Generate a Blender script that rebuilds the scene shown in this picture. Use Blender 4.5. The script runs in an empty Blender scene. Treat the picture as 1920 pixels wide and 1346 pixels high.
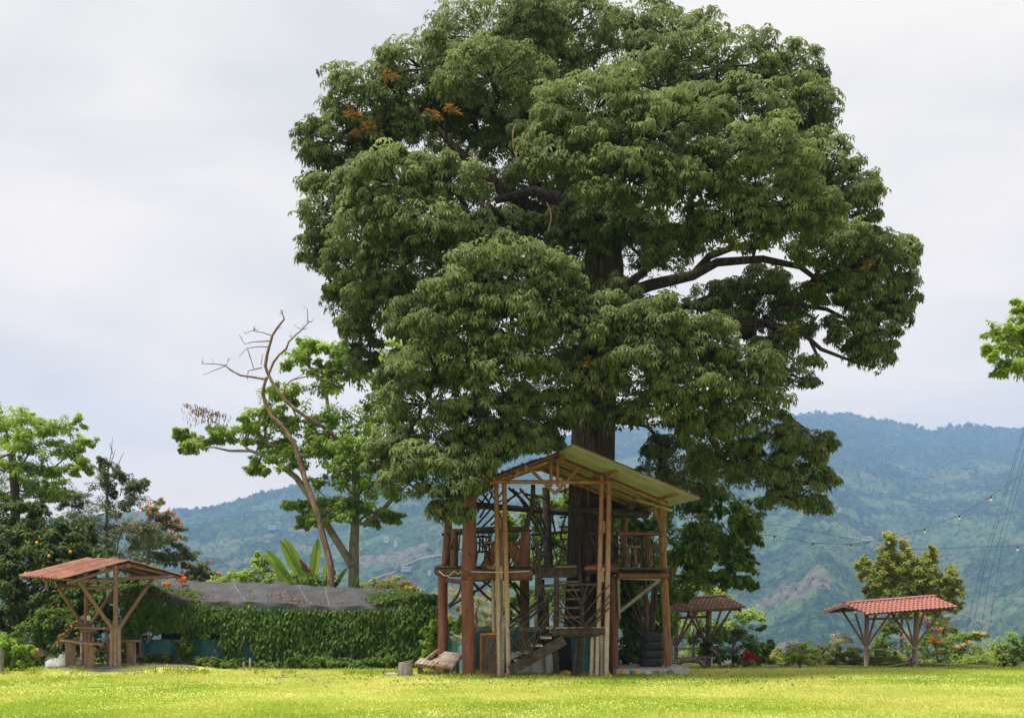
import bpy, math, random
import numpy as np
from mathutils import Vector, Matrix, Quaternion
R = math.radians
random.seed(7); rng = np.random.default_rng(11)
scn = bpy.context.scene
COL = scn.collection

# ------------------------------------------------------------------ camera, sky, sun, exposure
FPX, PX0, PY0, EYE = 2000.0, 960.0, 1145.0, 1.6          # pixel focal length, principal column, horizon row, eye height
cam_d = bpy.data.cameras.new('camera'); cam = bpy.data.objects.new('camera', cam_d); COL.objects.link(cam)
cam.location = (0, 0, EYE); cam.rotation_euler = (R(90), 0, 0)
cam_d.sensor_width = 36; cam_d.lens = 36 * FPX / 1920; cam_d.shift_y = (PY0 - 673) / 1920
cam_d.clip_start = 0.1; cam_d.clip_end = 30000
cam_d.dof.use_dof = True; cam_d.dof.focus_distance = 26.5; cam_d.dof.aperture_fstop = 2.0
scn.camera = cam

SUN_EL, SUN_AZ = R(68), R(238)                            # azimuth clockwise from +Y: behind the camera, to its left
sdir = Vector((math.sin(SUN_AZ) * math.cos(SUN_EL), math.cos(SUN_AZ) * math.cos(SUN_EL), math.sin(SUN_EL)))
world = bpy.data.worlds.new('World'); scn.world = world; world.use_nodes = True
nt = world.node_tree; nd = nt.nodes; lk = nt.links
bg = nd['Background']; bg.inputs['Strength'].default_value = 0.1
sky = nd.new('ShaderNodeTexSky'); sky.sky_type = 'NISHITA'; sky.sun_disc = False
sky.sun_elevation = SUN_EL; sky.sun_rotation = SUN_AZ
tc = nd.new('ShaderNodeTexCoord'); mp = nd.new('ShaderNodeMapping'); mp.inputs['Scale'].default_value = (1.0, 1.0, 3.6)
lk.new(tc.outputs['Generated'], mp.inputs['Vector'])
n1 = nd.new('ShaderNodeTexNoise'); n1.inputs['Scale'].default_value = 2.3; n1.inputs['Detail'].default_value = 5; n1.inputs['Roughness'].default_value = 0.5
n1.inputs['Distortion'].default_value = 0.4
lk.new(mp.outputs[0], n1.inputs['Vector'])
cr = nd.new('ShaderNodeValToRGB'); e = cr.color_ramp.elements
e[0].position = 0.36; e[0].color = (1.84, 1.74, 1.60, 1); e[1].position = 0.60; e[1].color = (2.40, 2.20, 1.95, 1)
lk.new(n1.outputs['Fac'], cr.inputs['Fac'])
mx = nd.new('ShaderNodeMixRGB'); mx.inputs['Fac'].default_value = 0.97
# an overcast sky is brightest low down, all the way round
sxy = nd.new('ShaderNodeSeparateXYZ'); lk.new(tc.outputs['Generated'], sxy.inputs[0])
ab = nd.new('ShaderNodeMath'); ab.operation = 'ABSOLUTE'; lk.new(sxy.outputs['Z'], ab.inputs[0])
om = nd.new('ShaderNodeMath'); om.operation = 'SUBTRACT'; om.inputs[0].default_value = 1; lk.new(ab.outputs[0], om.inputs[1])
pw = nd.new('ShaderNodeMath'); pw.operation = 'POWER'; pw.inputs[1].default_value = 4; lk.new(om.outputs[0], pw.inputs[0])
hg = nd.new('ShaderNodeMixRGB'); hg.blend_type = 'MIX'; hg.inputs[1].default_value = (1, 1, 1, 1); hg.inputs[2].default_value = (1.95, 1.58, 1.22, 1); lk.new(pw.outputs[0], hg.inputs[0])
hm_ = nd.new('ShaderNodeMixRGB'); hm_.blend_type = 'MULTIPLY'; hm_.inputs[0].default_value = 1; lk.new(cr.outputs[0], hm_.inputs[1]); lk.new(hg.outputs[0], hm_.inputs[2])
lk.new(sky.outputs[0], mx.inputs['Color1']); lk.new(hm_.outputs[0], mx.inputs['Color2']); lk.new(mx.outputs[0], bg.inputs['Color'])

sun_d = bpy.data.lights.new('sun', 'SUN'); sun_d.energy = 1.5; sun_d.angle = R(12); sun_d.color = (1, 0.95, 0.86)
sun = bpy.data.objects.new('sun', sun_d); COL.objects.link(sun)
sun.rotation_euler = (-sdir).to_track_quat('-Z', 'Y').to_euler(); sun.location = (-20, -20, 60)
vs = scn.view_settings; vs.view_transform = 'Standard'; vs.look = 'None'; vs.gamma = 1; vs.use_curve_mapping = False
vs.exposure = 2.3
cy = scn.cycles; cy.max_bounces = 6; cy.diffuse_bounces = 3; cy.glossy_bounces = 2; cy.transmission_bounces = 4; cy.volume_bounces = 0
cy.transparent_max_bounces = 4; cy.caustics_reflective = False; cy.caustics_refractive = False
scn.render.film_transparent = False

def P(x, y, D):                                           # a photo pixel at depth D -> a point
    return Vector(((x - PX0) / FPX * D, D, EYE + (PY0 - y) / FPX * D))

# ------------------------------------------------------------------ materials
MATS = {}
def newmat(name):
    m = bpy.data.materials.new(name); m.use_nodes = True; MATS[name] = m
    return m, m.node_tree.nodes, m.node_tree.links, m.node_tree.nodes['Principled BSDF']
def ramp(nd, stops):
    c = nd.new('ShaderNodeValToRGB'); el = c.color_ramp.elements
    while len(el) < len(stops): el.new(0.5)
    for k, (p, col) in enumerate(stops): el[k].position = p; el[k].color = (*col, 1)
    return c
def noise(nd, lk, scale, detail=4, vec=None, rough=0.55):
    n = nd.new('ShaderNodeTexNoise'); n.inputs['Scale'].default_value = scale; n.inputs['Detail'].default_value = detail
    n.inputs['Roughness'].default_value = rough
    if vec is not None: lk.new(vec, n.inputs['Vector'])
    return n
def simple(name, cols, scale=6, rough=0.8, bump=0.3, stretch=(1, 1, 1), spec=0.3, bscale=None, perobj=0.0, dist=0.01):
    """mottled surface: colours of a ramp over stretched noise, fine relief, some change from piece to piece"""
    m, nd, lk, b = newmat(name)
    t = nd.new('ShaderNodeTexCoord'); mp = nd.new('ShaderNodeMapping'); mp.inputs['Scale'].default_value = stretch
    lk.new(t.outputs['Object'], mp.inputs['Vector'])
    n = noise(nd, lk, scale, 6, mp.outputs[0], 0.65)
    k = len(cols); r = ramp(nd, [(0.3 + 0.4 * i / max(1, k - 1), c) for i, c in enumerate(cols)])
    lk.new(n.outputs['Fac'], r.inputs['Fac'])
    out = r.outputs[0]
    if perobj:
        oi = nd.new('ShaderNodeObjectInfo'); mr = nd.new('ShaderNodeMapRange')
        mr.inputs['To Min'].default_value = 1 - perobj; mr.inputs['To Max'].default_value = 1 + perobj
        lk.new(oi.outputs['Random'], mr.inputs['Value'])
        hs = nd.new('ShaderNodeHueSaturation'); lk.new(mr.outputs[0], hs.inputs['Value']); lk.new(out, hs.inputs['Color']); out = hs.outputs[0]
    lk.new(out, b.inputs['Base Color'])
    b.inputs['Roughness'].default_value = rough; b.inputs['Specular IOR Level'].default_value = spec
    if bump:
        n2 = noise(nd, lk, bscale or scale * 3, 4, mp.outputs[0])
        bp = nd.new('ShaderNodeBump'); bp.inputs['Strength'].default_value = bump; bp.inputs['Distance'].default_value = dist
        lk.new(n2.outputs['Fac'], bp.inputs['Height']); lk.new(bp.outputs[0], b.inputs['Normal'])
    return m
def leafmat(name, dark, mid, light, trans=0.35, rough=0.5, tcol=None, spec=0.15):
    rough = max(rough, .55); spec = min(spec, .15)
    """leaf: colour by the 'tint' attribute each leaf carries, light shines through the blade"""
    m, nd, lk, b = newmat(name)
    a = nd.new('ShaderNodeAttribute'); a.attribute_name = 'tint'
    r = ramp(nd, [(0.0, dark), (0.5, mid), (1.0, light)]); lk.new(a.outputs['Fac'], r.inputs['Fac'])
    lk.new(r.outputs[0], b.inputs['Base Color']); b.inputs['Roughness'].default_value = rough
    b.inputs['Specular IOR Level'].default_value = spec
    tr = nd.new('ShaderNodeBsdfTranslucent')
    hs = nd.new('ShaderNodeHueSaturation'); hs.inputs['Value'].default_value = 1.5; hs.inputs['Saturation'].default_value = 1.1; hs.inputs['Hue'].default_value = 0.49
    lk.new(r.outputs[0], hs.inputs['Color']); lk.new(hs.outputs[0], tr.inputs['Color'])
    ms = nd.new('ShaderNodeMixShader'); ms.inputs[0].default_value = trans
    lk.new(b.outputs[0], ms.inputs[1]); lk.new(tr.outputs[0], ms.inputs[2])
    lk.new(ms.outputs[0], nd['Material Output'].inputs['Surface'])
    return m

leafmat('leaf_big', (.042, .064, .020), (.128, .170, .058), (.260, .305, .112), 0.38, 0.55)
leafmat('leaf_bright', (.12, .20, .03), (.23, .34, .058), (.34, .45, .10), 0.55)
leafmat('leaf_dark', (.018, .036, .008), (.042, .074, .014), (.12, .16, .03), 0.22, 0.35, spec=0.5)
leafmat('leaf_olive', (.07, .10, .035), (.12, .155, .055), (.18, .215, .08), 0.4)
leafmat('leaf_mid', (.05, .105, .015), (.105, .18, .03), (.21, .29, .055), 0.42)
leafmat('leaf_vine', (.026, .060, .008), (.060, .115, .016), (.15, .22, .035), 0.3, 0.4)
leafmat('leaf_yellow', (.10, .16, .03), (.19, .25, .045), (.30, .34, .08), 0.42)
leafmat('leaf_shade', (.065, .12, .016), (.14, .23, .03), (.24, .34, .055), 0.5)
leafmat('leaf_young', (.12, .16, .04), (.22, .27, .06), (.42, .41, .11), 0.45)
leafmat('flower_orange', (.50, .10, .02), (.62, .16, .03), (.72, .26, .06), 0.3, 0.6)
leafmat('flower_red', (.40, .01, .015), (.55, .02, .02), (.62, .06, .03), 0.3, 0.6)
leafmat('flower_purple', (.22, .01, .25), (.32, .02, .36), (.42, .05, .45), 0.3, 0.6)
leafmat('flower_pink', (.40, .22, .42), (.50, .30, .50), (.60, .42, .58), 0.3, 0.6)
leafmat('flower_cream', (.42, .33, .20), (.52, .42, .28), (.62, .52, .38), 0.2, 0.8)
leafmat('flower_peach', (.62, .30, .12), (.70, .38, .20), (.75, .50, .35), 0.3, 0.6)
leafmat('leaf_brown', (.10, .05, .02), (.20, .11, .05), (.32, .22, .12), 0.2, 0.8)
leafmat('leaf_epiphyte', (.10, .09, .02), (.24, .15, .04), (.42, .19, .06), 0.3, 0.6)
leafmat('leaf_yellowgreen_epiphyte', (.08, .11, .02), (.15, .19, .03), (.26, .26, .04), 0.3, 0.6)
simple('bark_big', [(.012, .009, .008), (.050, .035, .028), (.13, .095, .075)], 3.5, .9, 1.0, (4, 4, .3), dist=.10)
simple('bark_grey', [(.10, .085, .065), (.20, .17, .135), (.30, .26, .21)], 7, .9, .6, (1, 1, .5), dist=.02)
simple('bark_dead', [(.07, .042, .030), (.17, .11, .078), (.30, .22, .165)], 5, .9, .6, (1.5, 1.5, .4), dist=.02)
simple('twig', [(.05, .04, .03), (.10, .08, .06)], 6, .9, .2)
simple('log_red', [(.075, .026, .017), (.135, .047, .029), (.19, .080, .052)], 4, .6, .5, (2, 2, .35), .35, 9, .12, .02)
simple('log_beam', [(.045, .020, .014), (.095, .040, .027), (.16, .085, .060)], 4, .7, .5, (1, 1, 1), .3, 9, .12, .02)
simple('wood_dark', [(.020, .015, .013), (.042, .032, .027), (.085, .068, .056)], 8, .8, .4, (1, 1, 1), .3, None, .2)
simple('wood_grey', [(.10, .095, .088), (.17, .16, .145), (.26, .245, .225)], 10, .85, .35, (1, 1, .3), .2, None, .2)
simple('wood_weather', [(.17, .13, .095), (.29, .235, .18), (.42, .36, .29)], 9, .9, .5, (1, 1, 1), .2, None, .15)
simple('wood_tan', [(.14, .082, .056), (.23, .145, .105), (.32, .22, .165)], 6, .8, .4, (2, 2, .3), .25, None, .15)
simple('wood_orange', [(.26, .10, .025), (.38, .165, .045), (.46, .22, .07)], 6, .6, .3, (2, 2, .4), .3, None, .12)
simple('bamboo_warm', [(.10, .042, .020), (.19, .086, .040), (.28, .145, .078)], 3, .5, .15, (3, 3, .8), .4, None, .15)
simple('cane', [(.11, .055, .022), (.20, .11, .05), (.30, .18, .09)], 5, .6, .2, (4, 4, .5), .3, None, .2)
simple('concrete', [(.22, .21, .19), (.32, .30, .28), (.40, .38, .35)], 8, .95, .4)
simple('gravel', [(.12, .11, .10), (.25, .23, .21), (.40, .38, .35)], 40, .95, 1.0, dist=.03)
simple('stone_white', [(.22, .23, .24), (.36, .37, .38), (.48, .49, .50)], 6, .8, .5)
simple('stone_brown', [(.13, .09, .06), (.22, .17, .12)], 8, .9, .6)
simple('paint_yellow', [(.50, .24, .02), (.62, .34, .03)], 12, .7, .3)
simple('paint_green', [(.04, .14, .09), (.08, .22, .14)], 12, .7, .3)
simple('rubber', [(.018, .019, .022), (.032, .034, .038), (.060, .061, .063)], 7, .75, .2, (1, 1, 1), .3)
simple('plastic_black', [(.010, .011, .016), (.018, .019, .026)], 5, .4, 0)
simple('tarp_black', [(.034, .035, .040), (.050, .051, .057), (.072, .073, .080)], 2.2, .62, .3, (1, 1, 1), .35, 14, dist=.02)
simple('tarp_teal', [(.010, .075, .085), (.022, .14, .155), (.05, .23, .25)], 2.6, .5, .5, (1.5, 1.5, .5), .4, 5, dist=.05)
simple('tarp_pale', [(.06, .26, .29), (.12, .36, .39), (.42, .52, .55)], 4, .45, .5, (2.5, 2.5, .4), .4, 5, dist=.05)
simple('sheet_plastic', [(.42, .44, .46), (.55, .57, .58)], 4, .4, .4)
simple('carpet_green', [(.018, .055, .020), (.035, .095, .035)], 30, .95, .4)
simple('sheet_red', [(.17, .078, .056), (.26, .122, .090), (.34, .175, .135)], 3, .85, .25, (1, 1, 1), .2, 30, .10)
simple('sheet_green', [(.15, .145, .15), (.19, .185, .185), (.24, .235, .23)], 2, .7, .1, (1, 1, 1), .3, 20)
simple('sheet_oldred', [(.07, .030, .026), (.15, .060, .045), (.21, .10, .075)], 4, .85, .3)
simple('tile_red', [(.18, .066, .050), (.27, .105, .080), (.34, .15, .12)], 5, .75, .25, (1, 1, 1), .25, 20, .13)
simple('tile_brown', [(.17, .085, .060), (.27, .145, .105), (.38, .235, .18)], 6, .8, .3, (1, 1, 1), .25, 20, .2)
simple('thatch', [(.035, .022, .016), (.07, .045, .03), (.11, .075, .05)], 12, .95, .5, (6, 1, 1), dist=.03)
simple('rope', [(.36, .35, .33), (.46, .45, .42)], 8, .8, 0)
simple('wire', [(.02, .02, .022), (.03, .03, .032)], 4, .6, 0)
simple('bulb', [(.60, .54, .46), (.70, .64, .56)], 4, .25, 0)
simple('paper', [(.55, .53, .42), (.62, .60, .50)], 4, .8, 0)
simple('house_wall', [(.34, .34, .33), (.42, .42, .41)], .2, .9, 0)
simple('house_roof', [(.22, .17, .15), (.30, .24, .22)], .2, .9, 0)
simple('orange_fruit', [(.60, .24, .01), (.68, .30, .02)], 20, .5, .1)
simple('terracotta', [(.20, .08, .05), (.28, .12, .08)], 10, .85, .2)
simple('soil', [(.035, .026, .018), (.07, .052, .036), (.12, .095, .07)], 5, .95, .8, dist=.04)
simple('bird', [(.05, .04, .035), (.09, .07, .06)], 20, .8, 0)
# bamboo graded by height, warm brown above to pale grey towards the ground: bands at the nodes are geometry
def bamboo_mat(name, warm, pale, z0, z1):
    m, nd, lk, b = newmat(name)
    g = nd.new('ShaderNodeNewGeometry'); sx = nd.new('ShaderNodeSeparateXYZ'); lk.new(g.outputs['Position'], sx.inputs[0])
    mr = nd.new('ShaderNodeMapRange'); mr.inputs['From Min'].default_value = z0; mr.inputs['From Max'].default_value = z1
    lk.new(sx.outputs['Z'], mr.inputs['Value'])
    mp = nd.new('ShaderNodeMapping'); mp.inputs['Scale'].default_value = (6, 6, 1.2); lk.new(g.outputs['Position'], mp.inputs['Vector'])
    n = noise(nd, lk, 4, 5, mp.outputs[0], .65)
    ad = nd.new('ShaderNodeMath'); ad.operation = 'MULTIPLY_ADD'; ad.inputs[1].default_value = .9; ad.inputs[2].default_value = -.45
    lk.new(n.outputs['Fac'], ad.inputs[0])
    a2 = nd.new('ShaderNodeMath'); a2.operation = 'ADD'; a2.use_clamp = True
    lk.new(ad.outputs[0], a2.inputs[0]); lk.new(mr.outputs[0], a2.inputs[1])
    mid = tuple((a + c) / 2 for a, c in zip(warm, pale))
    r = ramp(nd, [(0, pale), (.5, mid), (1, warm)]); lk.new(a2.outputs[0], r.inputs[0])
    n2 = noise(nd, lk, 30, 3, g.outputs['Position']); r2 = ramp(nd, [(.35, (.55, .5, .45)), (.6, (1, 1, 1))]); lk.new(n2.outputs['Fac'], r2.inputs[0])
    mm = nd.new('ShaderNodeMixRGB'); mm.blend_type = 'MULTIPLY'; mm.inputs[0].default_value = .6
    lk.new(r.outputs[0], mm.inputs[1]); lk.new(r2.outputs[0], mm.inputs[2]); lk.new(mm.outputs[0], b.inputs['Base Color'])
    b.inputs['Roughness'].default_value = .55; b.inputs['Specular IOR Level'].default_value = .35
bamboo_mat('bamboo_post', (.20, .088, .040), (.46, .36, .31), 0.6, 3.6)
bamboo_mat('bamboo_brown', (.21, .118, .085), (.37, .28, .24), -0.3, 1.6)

# ------------------------------------------------------------------ mesh helpers
class MB:
    def __init__(s): s.v = []; s.f = []; s.mi = []
    def _add(s, vs, fs, mi=0):
        o = len(s.v); s.v += [tuple(v) for v in vs]; s.f += [tuple(i + o for i in f) for f in fs]; s.mi += [mi] * len(fs); return s
    def tube(s, pts, rad, n=8, caps=True, wob=0.0, mi=0):
        pts = [Vector(p) for p in pts]; k = len(pts)
        if not isinstance(rad, (list, tuple)): rad = [rad] * k
        vs = []; t = (pts[1] - pts[0]).normalized()
        up = Vector((0, 0, 1)) if abs(t.z) < .9 else Vector((1, 0, 0))
        a = t.cross(up).normalized()
        for i, p in enumerate(pts):
            t = (pts[min(i + 1, k - 1)] - pts[max(i - 1, 0)]).normalized()
            a = (a - t * a.dot(t)).normalized(); b = t.cross(a)
            for j in range(n):
                th = 2 * math.pi * j / n; r = rad[i] * (1 + wob * random.uniform(-1, 1))
                vs.append(p + (a * math.cos(th) + b * math.sin(th)) * r)
        fs = []
        for i in range(k - 1):
            for j in range(n):
                fs.append((i * n + j, i * n + (j + 1) % n, (i + 1) * n + (j + 1) % n, (i + 1) * n + j))
        if caps: fs.append(tuple(range(n - 1, -1, -1))); fs.append(tuple((k - 1) * n + j for j in range(n)))
        return s._add(vs, fs, mi)
    def bamboo(s, a, b, r, n=9, seg=.30, bend=0.0):
        a, b = Vector(a), Vector(b); L = (b - a).length; k = max(1, int(L / seg)); pts, rr = [], []
        off = random.uniform(.2, .8) * seg; zs = [0.0]
        side = (b - a).cross(Vector((0, 1, .2))).normalized()
        c = off
        while c < L - .02: zs += [c - .022, c - .008, c, c + .012, c + .028]; c += seg * random.uniform(.85, 1.15)
        zs.append(L); kinds = [1.0]
        for i in range((len(zs) - 2) // 5): kinds += [1, 1.10, 1.03, 1.10, .985]
        kinds.append(1.0)
        for z, q in zip(zs, kinds):
            t = min(max(z / L, 0), 1); pts.append(a.lerp(b, t) + side * bend * math.sin(math.pi * t)); rr.append(r * q)
        pz = [(zs[i], pts[i], rr[i]) for i in range(len(zs))]; pz.sort(key=lambda q: q[0])
        return s.tube([q[1] for q in pz], [q[2] for q in pz], n)
    def log(s, a, b, r0, r1=None, n=12, wob=.05, bend=.0, k=7, knots=0):
        a, b = Vector(a), Vector(b); r1 = r1 or r0; pts = []; rr = []
        d = Vector((random.uniform(-1, 1), random.uniform(-1, 1), random.uniform(-1, 1)))
        for i in range(k):
            t = i / (k - 1); pts.append(a.lerp(b, t) + d * bend * math.sin(math.pi * t) * (b - a).length + Vector((random.uniform(-1, 1), random.uniform(-1, 1), 0)) * wob * r0 * .6)
            rr.append((r0 + (r1 - r0) * t) * random.uniform(1 - wob, 1 + wob))
        s.tube(pts, rr, n, True, wob * .35)
        for q in range(knots):
            t = random.uniform(.1, .9); c = a.lerp(b, t); th = random.uniform(-2.6, -.5)
            o = Vector((math.cos(th), math.sin(th), .3)); rr0 = r0 + (r1 - r0) * t
            s.tube([c + o * rr0 * .7, c + o * rr0 * 1.12], [rr0 * .32, rr0 * .16], 7)
        return s
    def stick(s, a, b, r, k=5, bend=.03, n=6, r1=None):
        a, b = Vector(a), Vector(b); L = (b - a).length; r1 = r1 or r * .75
        d = Vector((random.uniform(-1, 1), random.uniform(-1, 1), random.uniform(-1, 1))); pts = []
        for i in range(k):
            t = i / (k - 1); j = Vector((random.uniform(-1, 1), random.uniform(-1, 1), random.uniform(-1, 1))) * bend * L * .15 * (0 < i < k - 1)
            pts.append(a.lerp(b, t) + d * bend * L * math.sin(math.pi * t) + j)
        return s.tube(pts, [r + (r1 - r) * i / (k - 1) for i in range(k)], n)
    def box(s, c, size, M=None, jit=0.0, mi=0):
        sx, sy, sz = [q / 2 for q in size]; vs = []
        for x in (-sx, sx):
            for y in (-sy, sy):
                for z in (-sz, sz):
                    v = Vector((x + random.uniform(-jit, jit), y + random.uniform(-jit, jit), z + random.uniform(-jit, jit)))
                    vs.append((M @ v if M else v) + Vector(c))
        return s._add(vs, [(0, 1, 3, 2), (4, 6, 7, 5), (0, 4, 5, 1), (2, 3, 7, 6), (0, 2, 6, 4), (1, 5, 7, 3)], mi)
    def plank(s, a, b, w, th, up=Vector((0, 0, 1)), jit=.004, side=None):
        a, b = Vector(a), Vector(b); x = (b - a).normalized(); y = Vector(up).cross(x).normalized() if side is None else Vector(side).normalized(); z = x.cross(y)
        M = Matrix((x, y, z)).transposed()
        return s.box((a + b) / 2, ((b - a).length, w, th), M, jit)
    def rock(s, c, r, sq=(1, 1, .7), n=7, m=5):
        vs, fs = [], []
        c = Vector(c)
        for i in range(m + 1):
            ph = math.pi * i / m
            for j in range(n):
                th = 2 * math.pi * j / n; q = random.uniform(.85, 1.12)
                vs.append(c + Vector((math.sin(ph) * math.cos(th) * r * sq[0] * q, math.sin(ph) * math.sin(th) * r * sq[1] * q, math.cos(ph) * r * sq[2] * q)))
        for i in range(m):
            for j in range(n): fs.append((i * n + j, (i + 1) * n + j, (i + 1) * n + (j + 1) % n, i * n + (j + 1) % n))
        return s._add(vs, fs)
    def grid(s, fn, nu, nv, mi=0):
        vs = [fn(i / (nu - 1), j / (nv - 1)) for i in range(nu) for j in range(nv)]
        fs = [(i * nv + j, (i + 1) * nv + j, (i + 1) * nv + j + 1, i * nv + j + 1) for i in range(nu - 1) for j in range(nv - 1)]
        return s._add(vs, fs, mi)
    def mesh(s, name, mats, off=Vector((0, 0, 0)), smooth=True):
        me = bpy.data.meshes.new(name)
        me.from_pydata([(v[0] - off.x, v[1] - off.y, v[2] - off.z) for v in s.v], [], s.f)
        for m in (mats if isinstance(mats, (list, tuple)) else [mats]): me.materials.append(MATS[m])
        if any(s.mi): me.polygons.foreach_set('material_index', s.mi)
        if smooth:
            me.polygons.foreach_set('use_smooth', [True] * len(s.f))
            try: me.set_sharp_from_angle(angle=R(40))
            except Exception: pass
        me.update(); return me

def tag(o, label=None, cat=None, group=None, kind=None):
    if label: o['label'] = label
    if cat: o['category'] = cat
    if group: o['group'] = group
    if kind: o['kind'] = kind
    return o
class Thing:
    def __init__(s, name, label, cat, loc, group=None):
        s.loc = Vector(loc); s.root = bpy.data.objects.new(name, None); COL.objects.link(s.root)
        s.root.location = s.loc; s.root.empty_display_size = .2; tag(s.root, label, cat, group)
    def add(s, name, mb, mat, parent=None, kind=None, label=None, smooth=True):
        me = mb.mesh(name, mat, s.loc, smooth) if isinstance(mb, MB) else mb
        o = bpy.data.objects.new(name, me); COL.objects.link(o); o.parent = parent or s.root
        tag(o, label, None, None, kind); return o
    def inst(s, name, me, M, parent=None):
        o = bpy.data.objects.new(name, me); COL.objects.link(o); o.parent = parent or s.root
        o.matrix_local = Matrix.Translation(-s.loc) @ M; return o
def single(name, mb, mat, label, cat, loc, group=None, kind=None, smooth=True):
    loc = Vector(loc); o = bpy.data.objects.new(name, mb.mesh(name, mat, loc, smooth)); COL.objects.link(o); o.location = loc
    return tag(o, label, cat, group, kind)
def npmesh(name, V, F, mat, tint=None, off=None, smooth=False):
    """big triangle mesh from arrays"""
    me = bpy.data.meshes.new(name); V = np.asarray(V, np.float32).reshape(-1, 3); F = np.asarray(F, np.int32)
    if off is not None: V = V - np.array(off, np.float32)
    k = F.shape[1]
    me.vertices.add(len(V)); me.vertices.foreach_set('co', V.ravel())
    me.loops.add(F.size); me.loops.foreach_set('vertex_index', F.ravel())
    me.polygons.add(len(F)); me.polygons.foreach_set('loop_start', np.arange(0, F.size, k, dtype=np.int32))
    if smooth: me.polygons.foreach_set('use_smooth', np.ones(len(F), bool))
    if tint is not None:
        at = me.attributes.new('tint', 'FLOAT', 'POINT'); at.data.foreach_set('value', np.asarray(tint, np.float32))
    for m in (mat if isinstance(mat, (list, tuple)) else [mat]): me.materials.append(MATS[m])
    me.update(calc_edges=True); return me

# ------------------------------------------------------------------ foliage
def unit(a): return a / np.maximum(np.linalg.norm(a, axis=-1, keepdims=True), 1e-9)
def fbm3(p):
    s = 0
    for k, (a, f) in enumerate(((.55, 1.0), (.3, 2.1), (.15, 4.3))): s = s + a * (.5 + .5 * np.sin(p[:, 0] * f * 2.1 + k + 1.7 * np.sin(p[:, 1] * f * 1.9 + 2 * k)) * np.cos(p[:, 2] * f * 2.3 + p[:, 1] * f))
    return s
def rdir(n): return unit(rng.normal(size=(n, 3)))
class Leaves:
    """collects leaf blades: base, two edges, tip - folded along the midrib"""
    def __init__(s): s.V = []; s.T = []
    def blades(s, C, N, D, L, W, tint, fold=.18, droop=.15):
        C, N, D = map(np.asarray, (C, N, D)); D = unit(D - N * np.sum(D * N, 1, keepdims=True)); S = np.cross(D, N)
        L = np.broadcast_to(L, (len(C),))[:, None]; W = np.broadcast_to(W, (len(C),))[:, None]
        tip = C + D * L - N * L * droop - np.array([0, 0, 1]) * L * droop * .6
        mid = C + D * L * .45 + N * L * fold * .35
        a = mid + S * W * .5 - N * W * fold; b = mid - S * W * .5 - N * W * fold
        V = np.stack([C, a, tip, b], 1); s.V.append(V.reshape(-1, 3)); s.T.append(np.repeat(np.clip(tint, 0, 1), 4))
    def compound(s, C, A, L, tint, nl=6, w=.36):
        """hands of leaflets that spread and hang from one stalk"""
        n = len(C); ref = rdir(n); X = unit(np.cross(A, ref)); Y = np.cross(A, X)
        for k in range(nl):
            th = 2 * np.pi * k / nl + rng.uniform(-.25, .25, n)
            rad = X * np.cos(th)[:, None] + Y * np.sin(th)[:, None]
            D = unit(rad * 1.0 + A * .10 + np.array([0, 0, -.55]))
            N = unit(A + rad * .45 + np.array([0, 0, .25]) + rng.normal(size=(n, 3)) * .12)
            l = L * rng.uniform(.75, 1.15, n)
            s.blades(C + rad * .02, N, D, l, l * w, tint + rng.normal(size=n) * .05, .16, .22)
    def mesh(s, name, mat, off=(0, 0, 0)):
        V = np.concatenate(s.V); T = np.concatenate(s.T); n = len(V) // 4; b = np.arange(n)[:, None] * 4
        F = np.concatenate([b + np.array([[0, 1, 2]]), b + np.array([[0, 2, 3]])], 1).reshape(-1, 3)
        s.ntri = len(F); return npmesh(name, V, F, mat, T, off)
def lobe_subs(c, rad, ns, zmin=-.45, shell=.80):
    """centres and outward directions of the leaf umbrellas on a lobe"""
    d = rdir(int(ns * 1.6) + 2); d = d[d[:, 2] > zmin][:ns]
    return c + d * rad * shell * rng.uniform(.85, 1.12, (len(d), 1)), d
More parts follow.
